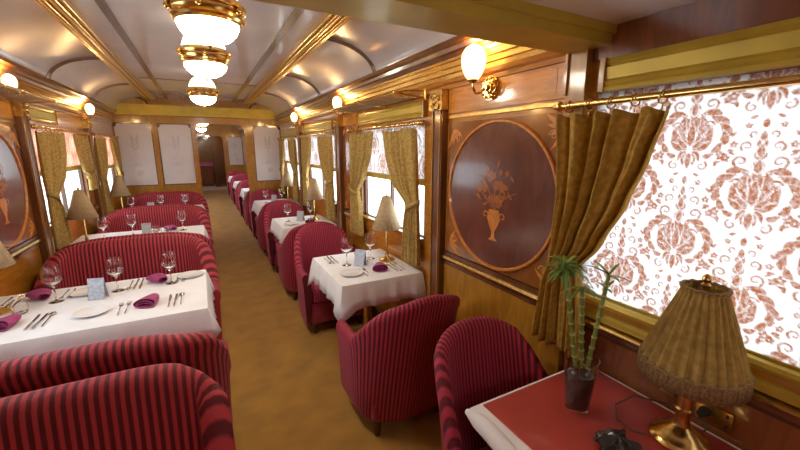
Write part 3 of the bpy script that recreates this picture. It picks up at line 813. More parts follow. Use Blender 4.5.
# ------------------------------------------------------------------ lamps
def make_ceiling_lamp():
    t = thing('ceiling_lamp', '', 'ceiling lamp', group='ceiling lamps along the aisle')
    R = .158
    b = B(); b.lathe([(.07, 0), (.075, -.012), (.05, -.03), (.045, -.055)], n=28); b.build('canopy', M['brass'], t)
    b = B(); b.lathe([(.045, -.055), (.075, -.068), (.10, -.09), (.118, -.12), (.13, -.155), (.132, -.175)], n=32, cap=False); b.build('upper_dome', M['bowlu'], t)
    b = B(); b.lathe([(.118, -.165), (.135, -.168), (.150, -.176), (R, -.186), (R+.006, -.196), (R+.002, -.206), (R-.008, -.211), (R-.006, -.222), (R-.012, -.232), (R-.014, -.246), (R-.024, -.254), (R-.026, -.266), (.122, -.266), (.115, -.2)], n=36)
    for i in range(6):
        a = 2*pi*i/6+.3; b.ball((R*cos(a), R*sin(a), -.222), .014, 8, 5)
    b.build('rim', M['brass'], t)
    b = B(); b.lathe([(.128, -.262), (.125, -.275), (.114, -.298), (.09, -.322), (.055, -.338), (.02, -.344)], n=32); b.build('bowl', M['bowl'], t)
    b = B(); b.lathe([(.012, -.342), (.014, -.352), (.006, -.362), (.001, -.366)], n=10); b.build('knob', M['brass'], t)
    return t
M['bowlu'] = pmat('lamp_dome', (.9, .87, .8), .15, emit=(1, .88, .68), estr=2.4)
cl = Pool(make_ceiling_lamp())
cl.put((.085, 1.98, 2.45), 0, 'nearest round brass rimmed ceiling lamp with white glass bowl', 'ceiling lamps along the aisle')
cl.put((.085, 2.90, 2.45), .2, 'second ceiling lamp in the row, hanging behind the nearest one', 'ceiling lamps along the aisle')
o = cl.put((.085, 4.70, 2.45), .4, 'third and smallest looking ceiling lamp before the partition', 'ceiling lamps along the aisle')
cl.put((.085, 9.3, 2.45), 0, 'ceiling lamp glowing in the next saloon beyond the doorway', 'ceiling lamps along the aisle')
cl.put((.085, 12.4, 2.45), 0, 'farther ceiling lamp of the next saloon beyond the doorway', 'ceiling lamps along the aisle')
cl.put((.3, 17.2, 2.45), 0, 'ceiling lamp beyond the second partition', 'ceiling lamps along the aisle')
cl.put((.10, -.7, 2.085), 0, 'ceiling lamp of the near compartment behind the viewer', 'ceiling lamps along the aisle')

def make_sconce():
    """wall at local x=0, lamp reaches towards -x"""
    t = thing('wall_sconce', '', 'wall sconce', group='shell shaded wall sconces')
    b = B()
    for r, x0, x1 in ((.055, 0, -.010), (.046, -.010, -.018), (.030, -.018, -.030), (.016, -.030, -.042)):
        b.tube([(x0, 0, 0), (x1, 0, 0)], r, 20)
    for i in range(10):
        a = 2*pi*i/10; b.ball((-.018, .043*cos(a), .043*sin(a)), .009, 8, 5)
    b.build('rosette', M['brass'], t)
    b = B(); b.tube([(-.035, 0, 0), (-.055, .012, -.022), (-.075, .02, -.026), (-.092, .02, -.006), (-.095, .02, .022)], .007, 8)
    b.lathe([(.008, 0), (.022, .008), (.026, .016), (.018, .022)], (-.095, .02, .015), 14)
    b.build('arm', M['brass'], t)
    b = B(); b.lathe([(.020, .0), (.034, .018), (.048, .05), (.054, .085), (.050, .115), (.036, .140), (.014, .152)], (-.095, .02, .03), 40, lambda a, z: 1+.06*cos(10*a))
    b.build('shade', M['shell'], t)
    return t
sc = Pool(make_sconce())
G = 'shell shaded wall sconces'
SCN = [((WR-.012, 1.57, 1.955), 0, 1.1, 'brass wall sconce with glowing shell shade above the right oval panel'),
       ((1.336, 3.70, 1.995), 0, .85, 'glowing wall sconce above the narrow marquetry panel on the right'),
       ((1.336, 5.66, 1.995), 0, .85, 'farthest glowing wall sconce on the right wall'),
       ((-1.156, 3.56, 2.00), pi, .72, 'glowing wall sconce at the left edge above the luggage rack end'),
       ((-1.156, 5.62, 2.00), pi, .80, 'glowing wall sconce between the two left windows'),
       ((WR-.0005, 8.0, 1.98), 0, .85, 'small glowing sconce in the next saloon on the right'),
       ((WR-.0005, 11.8, 1.98), 0, .85, 'distant glowing sconce farther along the next saloon')]
def bulb(loc, power):
    L = bpy.data.lights.new('sconce_bulb', 'POINT'); L.energy = power; L.color = (1, .62, .26); L.shadow_soft_size = .02
    o = bpy.data.objects.new('sconce_bulb', L); COL.objects.link(o); o.location = loc
for p, rz, k_, lb in SCN:
    o = sc.put(p, rz, lb, G); o.scale = (k_, k_, k_)
    sg = 1 if rz == 0 else -1      # the bulb's light leaves the open top of the shade
    bulb((p[0]-sg*.095*k_, p[1]+sg*.02*k_, p[2]+.205*k_), 3.5)
def pleat(n, a): return lambda t, z: 1+a*cos(n*t)
def make_lamp(kind):
    t = thing('table_lamp', '', 'table lamp', group='pleated table lamps')
    if kind == 'near':
        b = B(); b.lathe([(.078, 0), (.080, .008), (.074, .016), (.070, .02), (.060, .024), (.052, .034), (.035, .044), (.026, .052), (.018, .058)], n=32, rmod=lambda a, z: 1+(.012*cos(12*a) if .018 < z < .05 else 0)); b.build('base', M['brass'], t)
        b = B(); b.lathe([(.024, .055), (.020, .07), (.0205, .10), (.024, .104), (.024, .11), (.0205, .114), (.0195, .26), (.008, .27), (.006, .50)], n=16); b.build('stem', M['brassd'], t)
        b = B()
        b.lathe([(.128, .262), (.121, .278), (.052, .485), (.056, .497)], n=144, rmod=pleat(26, .05), cap=False)
        sh = b.build('shade', M['shade'], t, True, False, 30, solid=.003)
        b = B(); b.lathe([(.133, .218), (.131, .266), (.130, .268)], n=180, rmod=lambda a, z: 1+.012*cos(60*a)+.008*sin(37*a), cap=False); b.build('fringe', M['fringe'], sh, True, False, 30, solid=.004)
        b = B(); b.tube([(.129*cos(2*pi*i/48), .129*sin(2*pi*i/48), .266) for i in range(48)], .005, 6, True); b.build('braid', M['fringe'], sh); b = B(); b.tube([(.055*cos(2*pi*i/32), .055*sin(2*pi*i/32), .497+.002*cos(i*2.5)) for i in range(32)], .005, 6, True); b.build('braid', M['fringe'], sh)
        b = B(); b.lathe([(.004, .49), (.012, .505), (.007, .512), (.013, .522), (.010, .532), (.002, .538)], n=12); b.build('finial', M['brassd'], t)
    else:
        b = B(); b.lathe([(.062, 0), (.062, .008), (.05, .016), (.03, .024), (.014, .04)], n=20); b.build('base', M['brass'], t)
        b = B(); b.lathe([(.012, .035), (.016, .06), (.009, .09), (.009, .30), (.005, .31), (.005, .53)], n=12); b.build('stem', M['brass'], t)
        b = B(); b.lathe([(.112, .265), (.030, .52)], n=72, rmod=pleat(24, .02), cap=False); b.build('shade', M['shadeb'], t, True, False, 30, solid=.003)
        b = B(); b.lathe([(.004, .515), (.010, .53), (.004, .545)], n=10); b.build('finial', M['brass'], t)
    return t
TZ = .762      # top of the laid cloth
nl = make_lamp('near'); nl.location = (1.228, .470, TZ+.004); nl['label'] = 'brass table lamp with pleated gold fringed shade on the red table'
lp = Pool(make_lamp('far'))

# ------------------------------------------------------------------ seats
def make_seat(name, w, d, back, armh, arch, th, mat, label, cat, recl=.20, seatz=.43, sofa=False, rad=None, pw=None):
    """tub seat, front towards +y, origin on the floor in the middle"""
    t = thing(name, label, cat)
    hw = w/2; r = rad or (.17 if sofa else .2); pts = []
    n1 = 10
    for i in range(n1+1): pts.append((-hw, d/2-(d-r)*i/n1))
    for i in range(1, 9):
        a = pi+pi/2*i/8; pts.append((-hw+r+r*cos(a), -d/2+r+r*sin(a)))
    nb = 24 if sofa else 12
    for i in range(1, nb): pts.append((-hw+r+(w-2*r)*i/nb, -d/2))
    for i in range(0, 8):
        a = 1.5*pi+pi/2*i/8; pts.append((hw-r+r*cos(a), -d/2+r+r*sin(a)))
    for i in range(0, n1+1): pts.append((hw, -d/2+r+(d-r)*i/n1))
    N = len(pts); U = [0]
    for i in range(1, N): U.append(U[-1]+math.dist(pts[i], pts[i-1]))
    U = [u-U[-1]/2 for u in U]
    def wt(y):  # 0 at the arms, 1 at the back
        q = (d/2-y)/d; q = max(0, min(1, (q-.50)/.38)); return q*q*(3-2*q)
    def H(i):
        x, y = pts[i]; k = wt(y)
        h = armh+(back-armh)*k
        return h-arch*k*(abs(x)/hw)**(pw or (4 if sofa else 2.2))
    def normal(i):
        a = pts[max(0, i-1)]; c = pts[min(N-1, i+1)]; tx, ty = c[0]-a[0], c[1]-a[1]; L = math.hypot(tx, ty)
        return (ty/L, -tx/L)     # outward
    def section(i):
        x, y = pts[i]; nx, ny = normal(i); k = wt(y); h = H(i)
        # orient outward
        if nx*x+ny*(y+.0) < 0 and abs(nx) > .5: nx, ny = -nx, -ny
        if abs(ny) > .5 and ny > 0: nx, ny = -nx, -ny
        prof = [(.35, .10), (.5, .16), (.5, h*.5), (.52, h-.10), (.62, h-.055), (.60, h-.025), (.38, h-.003), (.1, h+.003), (-.25, h-.004), (-.5, h-.03), (-.52, h-.075), (-.5, h-.14), (-.46, .33)]
        out = []
        for o, z in prof:
            q = max(0, z-.12)
            out.append((x+nx*o*th+nx*.03*q*(1-k), y+ny*o*th-recl*q*k, z))
        return out
    def shell(i0, i1, nm, m=mat):
        b = B(); vs = []; us = []; L = 13
        for i in range(i0, i1+1):
            s_ = section(i); vs += s_; us += [(U[i], p[2]) for p in s_]
        fs = []
        for i in range(i1-i0):
            for j in range(L-1): fs.append((i*L+j, (i+1)*L+j, (i+1)*L+j+1, i*L+j+1))
            fs.append((i*L+L-1, (i+1)*L+L-1, (i+1)*L, i*L))
        fs.append(tuple(range(L))); fs.append(tuple(reversed([(i1-i0)*L+j for j in range(L)])))
        b.add(vs, fs, us); return b.build(nm, m, t, True, False, 50)
    cut = 6
    shell(cut, N-1-cut, 'backrest'); shell(0, cut, 'armrest'); shell(N-1-cut, N-1, 'armrest')
    b = B(); b.rbox((-hw+th*.5, -d/2+th*.5, .30), (hw-th*.5, d/2+.015, seatz), .045, 4); b.build('seat_cushion', mat, t)
    b = B(); b.rbox((-hw+th*.3, -d/2+th*.3, .10), (hw-th*.3, d/2-.005, .299), .03, 3); b.build('seat_base', M['redplain'], t)
    for sx in (-1, 1):
        for sy in (-1, 1):
            x, y = sx*(hw-.055), sy*(d/2-.055)
            b = B(); b.lathe([(.017, 0), (.020, .02), (.027, .099)], (x, y, 0), 10); b.build('leg', M['leg'], t)
    return t
ch = Pool(make_seat('armchair', .535, .44, .90, .578, .10, .062, M['red'], '', 'armchair', .20))
so = Pool(make_seat('sofa', 1.03, .44, .935, .578, .085, .10, M['redbig'], '', 'sofa', .14, sofa=True))
CX = .985
GC = 'red striped armchairs along the right side'
c1 = make_seat('armchair', .535, .40, .90, .50, .10, .052, M['red'], 'red striped armchair drawn up to the near red topped table', 'armchair', .20)
c1.location = (CX+.01, .85, 0); c1.rotation_euler = (0, 0, pi); c1['group'] = GC
ch.put((CX-.01, 1.89, 0), 0, 'red striped armchair seen from behind at the first small table', GC)
ch.put((CX, 3.27, 0), pi, 'red striped armchair facing us across the first small table', GC)
ch.put((CX, 4.12, 0), 0, 'armchair back to back behind the first table, turned away to the second table', GC)
ch.put((CX, 5.16, 0), pi, 'red armchair facing us across the second small right table', GC)
ch.put((CX, 6.00, 0), 0, 'red armchair turned away towards the third small right table', GC)
ch.put((CX, 6.95, 0), pi, 'last red armchair facing us in front of the frosted partition panel', GC)
GF = 'armchairs of the next saloon'
rows = [8.65, 10.72, 12.79]
nm = ['first', 'second', 'third', 'fourth']
for y, n_ in zip(rows, nm):
    ch.put((CX, y-.62, 0), 0, f'small distant red armchair on the near side of the {n_} table beyond the doorway', GF)
    ch.put((CX, y+.62, 0), pi, f'small distant red armchair on the far side of the {n_} table beyond the doorway', GF)
SX = -.553
GS = 'red striped sofas along the left side'
s1 = make_seat('sofa', 1.05, .34, .93, .34, .13, .085, M['redbig'], 'large red striped sofa in the bottom left foreground, its seat side towards us', 'sofa', .14, sofa=True, rad=.05, pw=10)
s1.location = (SX-.018, 1.09, 0); s1.rotation_euler = (0, 0, pi); s1['group'] = GS
so.put((SX, 1.97, 0), 0, 'red striped sofa back to back behind the foreground sofa, facing the front table', GS)
so.put((SX, 3.27, 0), pi, 'red striped sofa facing us across the front left table', GS)
so.put((SX, 4.07, 0), 0, 'sofa behind the one at the front table, turned towards the second left table', GS)
so.put((SX, 5.10, 0), pi, 'red striped sofa facing us across the second left table', GS)
so.put((SX, 5.93, 0), 0, 'sofa turned towards the last left table', GS)
so.put((SX, 6.94, 0), pi, 'last red sofa in front of the frosted partition, facing us', GS)

# ------------------------------------------------------------------ tables and cloths
def cloth_mesh(x0, x1, y0, y1, zt, drop, seed=0, r=.02, corner=.07):
    rnd = random.Random(seed); per = []
    n = 26
    for i in range(n): per.append((x0+(x1-x0)*i/n, y0))
    for i in range(n): per.append((x1, y0+(y1-y0)*i/n))
    for i in range(n): per.append((x1-(x1-x0)*i/n, y1))
    for i in range(n): per.append((x0, y1-(y1-y0)*i/n))
    cx, cy = (x0+x1)/2, (y0+y1)/2; N = len(per)
    ph = [rnd.uniform(0, 6) for _ in range(4)]
    rings = [(.0, 0), (.92, 0), (1., 0)]
    vs = []; us = []
    def outn(i):
        a = per[(i-1) % N]; c = per[(i+1) % N]; tx, ty = c[0]-a[0], c[1]-a[1]; L = math.hypot(tx, ty); return (ty/L, -tx/L)
    for f in (.5, .9, 1.):
        for x, y in per: vs.append((cx+(x-cx)*f, cy+(y-cy)*f, zt))
    for k, v in enumerate((.06, .3, .65, 1.)):
        for i, (x, y) in enumerate(per):
            nx, ny = outn(i)
            e = min(abs(x-x0), abs(x-x1))+min(abs(y-y0), abs(y-y1)); m = max(0, 1-e/.16)
            dd = drop+corner*m*m*m
            s = i/N*2*pi
            wv = .5+.5*sin(s*17+ph[0])*.7+.3*sin(s*29+ph[1])
            off = .006+v*(.010+.022*max(0, wv))+m*m*.025*v
            if k == 0: off = .006
            vs.append((x+nx*off, y+ny*off, zt-dd*v-(.004 if k == 0 else 0)))
    b = B(); fs = [tuple(range(N))]
    for j in range(6):
        for i in range(N): fs.append((j*N+i, (j+1)*N+i, (j+1)*N+(i+1) % N, j*N+(i+1) % N))
    b.add(vs, fs)
    return b
def make_table(w, d, wall_leg):
    t = thing('dining_table', '', 'table', group='dining tables under white cloths')
    b = B(); b.rbox((-w/2, -d/2, .72), (w/2, d/2, .752), .015, 3); b.build('tabletop', M['woodd'], t)
    for lx in wall_leg:
        b = B(); b.lathe([(.16, 0), (.16, .02), (.04, .05), (.032, .10), (.032, .60), (.05, .70), (.10, .7195)], (lx, 0, 0), 20); b.build('pedestal', M['brassd'], t)
    return t
LX0, LX1 = -1.165, -.055
RX0, RX1 = .745, 1.345
TL = [(2.25, 3.01, 'front left table'), (4.12, 4.86, 'second left table'), (5.98, 6.70, 'last left table')]
TR = [(2.21, 2.93, 'first small right table'), (4.20, 4.90, 'second small right table'), (6.08, 6.76, 'third small right table')]
tl = Pool(make_table(LX1-LX0, .72, (-.3, .3))); tr = Pool(make_table(RX1-RX0, .68, (.02,)))
def lay(name_, x0, x1, y0, y1, pool, i, grp, corner=.03):
    pool.put(((x0+x1)/2, (y0+y1)/2, 0), 0, f'wooden dining table hidden under the white cloth, {name_}', 'dining tables under white cloths')
    o = cloth_mesh(x0-.006, x1+.006, y0-.006, y1+.006, TZ-.002, .165, i, .02, corner).build('tablecloth', M['white'], None, True, False, 60, solid=.003, loc=((x0+x1)/2, (y0+y1)/2, TZ))
    tag(o, f'white tablecloth draped over the {name_}', 'tablecloth', grp)
for i, (y0, y1, n_) in enumerate(TL): lay(n_, LX0, LX1, y0, y1, tl, i, 'white tablecloths on the left tables', 0.)
for i, (y0, y1, n_) in enumerate(TR): lay(n_, RX0, RX1, y0, y1, tr, i+5, 'white tablecloths on the right tables', .08 if i == 0 else 0.)
for y, n_ in zip(rows, nm): lay(f'{n_} table beyond the doorway', RX0, RX1, y-.34, y+.34, tr, int(y*3), 'white tablecloths of the next saloon', 0.)

# near service table
NX0, NX1, NY0, NY1 = .775, 1.352, -.45, .885
t = thing('service_table', 'red topped table beside the near window', 'table', ((NX0+NX1)/2, (NY0+NY1)/2, 0))
B().rbox((NX0, NY0, .715), (NX1, NY1, .752), .012, 3).build('tabletop', M['woodd'], t, True, True)
for x, y in ((NX0+.1, NY0+.08), (NX1-.06, NY0+.08), (NX0+.1, NY1-.40), (NX1-.06, NY1-.40)):
    B().lathe([(.02, 0), (.024, .3), (.028, .7145)], (x, y, 0), 12).build('leg', M['woodd'], t, True, True)
t2 = thing('tablecloth', 'white tablecloth under the red cover on the near table, rolled at the aisle edge', 'tablecloth', (NX0, NY1, .753))
B().rbox((NX0-.03, NY0-.005, .753), (NX1+.008, NY1+.008, .760), .006, 2).build('linen', M['white'], t2, True, True)
b = B(); rl = []
for i in range(24):
    y = NY1+.008-(NY1-NY0)*i/23; rl.append((NX0-.037+.004*sin(i*.9), y, .748+.003*sin(i*1.3)))
b.tube(rl, [.010]+[.027+.003*sin(i*1.1) for i in range(22)]+[.012], 12); b.build('rolled_edge', M['white'], t2, True, True)
o = B().rbox((NX0+.020, NY0-.004, .7603), (NX1-.010, NY1-.006, .7645), .003, 2).build('table_cover', M['tablered'], None, loc=((NX0+NX1)/2, NY1, .7603))
tag(o, 'plain red cover spread on the near table', 'table cover')
NZ = .765

# vase with lucky bamboo
vx, vy = 1.075, .715
t = thing('glass_vase', 'clear glass tumbler vase of dark pebbles on the red table', 'vase', (vx, vy, NZ))
B().lathe([(.037, .0), (.039, .004), (.056, .19), (.0535, .19), (.0375, .012), (.002, .012)], (vx, vy, NZ), 32).build('glass', M['glass'], t, True, True)
pb = B(); pb.lathe([(.034, .014), (.0355, .02), (.0462, .125), (.043, .135), (.02, .141), (.002, .142)], (vx, vy, NZ), 28)
rnd = random.Random(2)
for i in range(40):
    a = rnd.uniform(0, 2*pi); r = rnd.uniform(0, .034); pb.ball((vx+r*cos(a), vy+r*sin(a), NZ+.137+rnd.uniform(0, .008)), rnd.uniform(.006, .010), 7, 4)
pb.build('pebbles', M['pebble'], t, True, True)
def bamboo(p0, p1, label, leaves, seed):
    t = thing('lucky_bamboo', label, 'bamboo plant', p0, group='bamboo stalks in the vase')
    rnd = random.Random(seed); P0, P1 = Vector(p0), Vector(p1)
    n = 9; pts = []; rad = []
    for i in range(n):
        for f, rr in ((0, .0085), (.12, .0068), (.88, .0068), (.99, .0080)):
            pts.append(P0.lerp(P1, (i+f)/n)); rad.append(rr)
    nd = B().tube(pts, rad, 10); nd.cm = 1
    for i in range(1, n):
        c = P0.lerp(P1, i/n); d = (P1-P0).normalized()*.0025; nd.tube([c-d, c+d], .0092, 10)
    nd.build('stalk', [M['stalk'], M['node_']], t, True, True)
    for (base, cnt, L, sp) in leaves:
        b = B(); c = P0.lerp(P1, base)
        for k in range(cnt):
            a = 2*pi*k/cnt+rnd.uniform(-.4, .4); el = rnd.uniform(.1, .9); l = L*rnd.uniform(.7, 1.15); w = .012
            dirv = Vector((cos(a)*cos(el), sin(a)*cos(el), sin(el))); side = dirv.cross(Vector((0, 0, 1))).normalized()
            vs = []; m = 7
            for i in range(m+1):
                q = i/m; pos = c+dirv*(l*q)+Vector((0, 0, -sp*l*q*q)); h = w*sin(pi*min(1, q*.92+.08))**.8*.5
                vs += [pos-side*h, pos+Vector((0, 0, -.0015)), pos+side*h]
            fs = []
            for i in range(m): fs += [(3*i, 3*i+1, 3*i+4, 3*i+3), (3*i+1, 3*i+2, 3*i+5, 3*i+4)]
            b.add([tuple(v) for v in vs], fs)
        b.build('leaves', M['leaf'], t, True, True, solid=.0008)
bamboo((vx-.012, vy+.012, NZ+.153), (1.000, .755, 1.285), 'tallest bamboo stalk with a bushy crown, in the glass vase', [(1., 26, .075, .5), (.95, 18, .08, .8), (.89, 10, .065, .7)], 4)
bamboo((vx+.016, vy-.012, NZ+.153), (1.165, .712, 1.235), 'leaning bamboo stalk with few tip leaves, at the right in the vase', [(1., 6, .08, .3), (.86, 3, .05, .3)], 5)
bamboo((vx+.004, vy+.002, NZ+.153), (1.068, .735, 1.20), 'middle bamboo stalk standing between the two others in the vase', [(1., 6, .075, .6)], 9)

# crumpled black thing on the red table
b = B()
def crump(u, v):
    a = 2*pi*u; e = pi*v; r = .045*(1+.30*sin(5*a+3*e)*sin(e)+.18*sin(9*a-4*e)*sin(e)+.12*cos(7*e+a))
    return (1.015+r*sin(e)*cos(a)*1.15, .535+r*sin(e)*sin(a), NZ+.020-.024*cos(e)+.008*sin(6*a)*sin(e)*(1 if v > .5 else 0))
b.grid(crump, 36, 16)
tag(b.build('pouch', M['black'], None, True, False, 30, loc=(1.015, .535, NZ)), 'small crumpled black leather pouch at the front edge of the red table', 'pouch')

# sockets and lamp flex
def socket(y0, y1, z0, z1, label, plug):
    t = thing('wall_socket', label, 'wall socket', (WR-.0125, (y0+y1)/2, z0), group='brass wall sockets')
    x = WR-.0122
    B().box((x-.007, y0, z0), (x, y1, z1)).build('plate', M['brassd'], t, False, True)
    h = B(); ym, zm = (y0+y1)/2, (z0+z1)/2
    for dy in ((-.024, .024) if not plug else (-.034,)):
        for dz in (-.018, .018): h.box((x-.0085, ym+dy-.004, zm+dz-.006), (x-.0071, ym+dy+.004, zm+dz+.006))
    h.build('holes', M['dark'], t, False, True)
    return t
socket(.395, .49, .785, .85, 'brass wall socket plate with a plug, right of the lamp stem', True)
socket(.555, .60, .81, .88, 'small brass switch plate left of the lamp stem', False)
t = thing('lamp_flex', 'dark lamp flex looping from the lamp to the wall plug', 'cord', (1.33, .50, .83))
B().tube([(1.312, .445, NZ+.010), (1.335, .44, NZ+.02), (1.343, .455, .79), (1.335, .468, .80), (1.335, .465, .818)], .0032, 6).build('cable', M['cord'], t, True, True)
B().tube([(1.360, .465, .818), (1.332, .465, .818)], [.016, .012], 12).build('plug', M['dark'], t, True, True)
t = thing('flex_loop', 'thin dark flex looping on the table left of the lamp base', 'cord', (1.2, .6, NZ))
B().tube([(1.158, .527, NZ+.004), (1.13, .555, NZ+.004), (1.14, .61, NZ+.004), (1.20, .655, NZ+.006), (1.27, .635, NZ+.030), (1.325, .585, NZ+.02), (1.338, .55, NZ+.03), (1.348, .575, .815)], .0028, 6).build('cable', M['cord'], t, True, True)

# ------------------------------------------------------------------ table ware
def make_glass_single():
    b = B(); b.lathe([(.037, 0), (.037, .002), (.011, .006), (.0044, .014), (.004, .082), (.008, .090), (.034, .112), (.0475, .140), (.0465, .166), (.036, .216), (.0346, .216), (.0449, .166), (.0459, .140), (.032, .114), (.004, .0965), (.0005, .096)], n=26)
    return tag(b.build('wine_glass', M['glass'], None), '', 'wine glass')
def make_tumbler():
    b = B(); b.lathe([(.028, 0), (.034, .01), (.037, .04), (.036, .075), (.0348, .075), (.0355, .04), (.032, .014), (.001, .008)], n=22)
    return tag(b.build('tumbler', M['glass'], None), '', 'tumbler')
def make_plate():
    b = B(); b.lathe([(.045, 0), (.05, .004), (.078, .011), (.082, .014), (.079, .0145), (.050, .008), (.001, .007)], n=36)
    return tag(b.build('side_plate', M['porcelain'], None), '', 'plate')
def make_napkin():
    b = B()
    def f(u, v):
        y = -.055+.115*u+.012*sin(2*pi*v)*(1-u); a = 2*pi*v; k = 1-.55*u*u
        return (.056*k*cos(a)*(1+.05*sin(2*a)), y, max(.003, .0255+.0245*(1-.35*u)*sin(a)*(1+.10*cos(a))))
    b.grid(f, 14, 28)
    for v_ in (.18, .36): b.grid(lambda u, v: (.048*(1-.5*u)*cos(pi*(.08+.84*v)), -.048+.09*u, .008+.030*(v_/.36)*(1-.35*u)*sin(pi*(.08+.84*v))), 8, 12)
    return tag(b.build('napkin', M['napkin'], None, True, False, 60, solid=.003), '', 'napkin')
def make_fork():
    b = B(); w = .0035
    b.tube([(0, -.095, .003), (0, -.03, .0045), (0, .035, .005)], [.0045, .003, .0025], 6)
    b.add([(-.011, .045, .005), (.011, .045, .005), (.004, .032, .005), (-.004, .032, .005), (-.011, .055, .004), (.011, .055, .004)], [(3, 2, 1, 0), (0, 1, 5, 4)])
    for i in range(4): b.tube([(-.0095+.0063*i, .054, .0042), (-.0095+.0063*i, .095, .005)], [.0018, .001], 5)
    return tag(b.build('fork', M['silver'], None), '', 'fork')
def make_knife():
    b = B(); b.tube([(0, -.105, .004), (0, -.06, .005), (0, -.005, .004)], [.006, .0055, .0042], 8)
    b.prism([(-.006, -.006), (.006, -.006), (.008, .06), (.003, .105), (-.006, .098)], lambda p, q, d: (p, q, .002+d), .0022)
    return tag(b.build('knife', M['silver'], None), '', 'knife')
def make_spoon():
    b = B(); b.tube([(0, -.095, .003), (0, -.03, .0045), (0, .05, .005)], [.0045, .003, .0028], 6); b.ball((0, .07, .0065), .019, 12, 6, (.85, 1.35, .28))
    return tag(b.build('spoon', M['silver'], None), '', 'spoon')
def make_card():
    t = thing('menu_card', '', 'menu card')
    b = B(); w, h, d = .042, .128, .026
    b.prism([(-d, 0), (-d-.002, 0), (-.001, h), (.001, h), (d+.002, 0), (d, 0), (0, h-.005)], lambda p, q, e: (-w+e, p, q), 2*w)
    b.build('folded_card', M['card'], t, False)
    b = B()
    for i in range(5): b.box((-w*.6, -.0255+i*.0045-.001, .014+i*.019), (w*(.6-.12*(i % 2)), -.0245+i*.0045-.001, .018+i*.019))
    return t
glass, tumb, plate, nap = Pool(make_glass_single()), Pool(make_tumbler()), Pool(make_plate()), Pool(make_napkin())
fork, knife, spoon, card = Pool(make_fork()), Pool(make_knife()), Pool(make_spoon()), Pool(make_card())

def place(table, x, y, rz, seat, full=True, with_plate=True, with_napkin=True):
    """one cover: napkin in the middle, forks left, knives right as the guest sits (facing +y when rz = 0)"""
    c, s = cos(rz), sin(rz)
    P = lambda dx, dy: (x+dx*c-dy*s, y+dx*s+dy*c, TZ)
    if with_napkin: nap.put(P(0, 0), rz-.35 if rz < 1 else rz+.5, f'plum coloured folded napkin at the {seat} place of the {table}', 'plum napkins')
    if full:
        fork.put(P(-.105, 0), rz, f'inner fork at the {seat} place of the {table}', 'forks')
        fork.put(P(-.140, -.005), rz+.04, f'outer fork at the {seat} place of the {table}', 'forks')
        knife.put(P(.10, 0), rz, f'inner knife at the {seat} place of the {table}', 'knives')
        knife.put(P(.130, -.004), rz-.03, f'outer knife at the {seat} place of the {table}', 'knives')
        spoon.put(P(.160, 0), rz, f'spoon at the {seat} place of the {table}', 'spoons')
    if with_plate: plate.put(P(-.265, .0), 0, f'white side plate at the {seat} place of the {table}', 'side plates')

A = 'front left table'
place(A, -.345, 2.46, 0, 'near aisle'); place(A, -.955, 2.47, 0, 'near window', True, False)
place(A, -.33, 2.865, pi, 'far aisle', True, False); place(A, -.93, 2.86, pi, 'far window', True, False, True)
plate.put((-.145, 2.90, TZ), 0, 'white side plate near the far aisle corner of the front left table', 'side plates')
plate.put((-.715, 2.84, TZ), 0, 'white side plate behind the menu card on the front left table', 'side plates')
GW = 'wine glasses on the left tables'
glass.put((-.835, 2.76, TZ), 0, 'wine glass left of the menu card on the front left table', GW)
glass.put((-.545, 2.80, TZ), 0, 'wine glass just right of the menu card on the front left table', GW)
glass.put((-.255, 2.80, TZ), 0, 'wine glass nearest the aisle on the front left table', GW)
glass.put((-1.09, 2.42, TZ), 0, 'wine glass at the left picture edge on the front left table', GW)
tumb.put((-.955, 2.64, TZ), 0, 'low tumbler by the lamp side of the front left table', 'tumblers')
tumb.put((-1.05, 2.54, TZ), 0, 'low tumbler nearest the window on the front left table', 'tumblers')
card.put((-.625, 2.70, TZ), -.25, 'silvery grey folded menu card on the front left table', 'menu cards')
lp.put((-1.07, 2.70, TZ), 0, 'beige pleated table lamp at the window end of the front left table', 'pleated table lamps')
A = 'second left table'
place(A, -.36, 4.32, 0, 'near aisle', True, True); place(A, -.80, 4.32, 0, 'near window', False, False)
place(A, -.36, 4.72, pi, 'far aisle', False, False)
for i, (x, y, w_) in enumerate(((-.93, 4.56, 'leftmost'), (-.70, 4.62, 'middle'), (-.25, 4.66, 'aisle side'))):
    glass.put((x, y, TZ), 0, f'{w_} wine glass on the second left table', GW)
card.put((-.57, 4.54, TZ), .1, 'grey folded menu card on the second left table', 'menu cards')
for i, (x, y, w_) in enumerate(((-.50, 4.66, 'left'), (-.41, 4.55, 'right'))): tumb.put((x, y, TZ), 0, f'{w_} one of the two tumblers by the card on the second left table', 'tumblers')
lp.put((-1.0, 4.27, TZ), 0, 'beige pleated table lamp in front of the bright left window', 'pleated table lamps')
for i, (x, y, w_) in enumerate(((-.93, 6.32, 'leftmost'), (-.58, 6.36, 'middle'), (-.27, 6.36, 'aisle side'))):
    glass.put((x, y, TZ), 0, f'{w_} wine glass on the last left table', GW)
card.put((-.70, 6.3, TZ), 0, 'pale menu card on the last left table', 'menu cards')
for i, (x, w_) in enumerate(((-.46, 'left'), (-.38, 'right'))): tumb.put((x, 6.38, TZ), 0, f'{w_} one of the two tumblers on the last left table', 'tumblers')
lp.put((-1.0, 6.10, TZ), 0, 'small beige table lamp on the last left table', 'pleated table lamps')
GR = 'wine glasses on the right tables'
A = 'first small right table'
place(A, 1.10, 2.40, 0, 'near', True, False)
plate.put((.875, 2.40, TZ), 0, 'white side plate at the near edge of the first small right table', 'side plates')
place(A, .975, 2.785, pi, 'far', True, False, False)
glass.put((.92, 2.62, TZ), 0, 'aisle side wine glass on the first small right table', GR)
glass.put((1.15, 2.69, TZ), 0, 'window side wine glass on the first small right table', GR)
card.put((1.01, 2.56, TZ), -.9, 'pale folded menu card on the first small right table', 'menu cards')
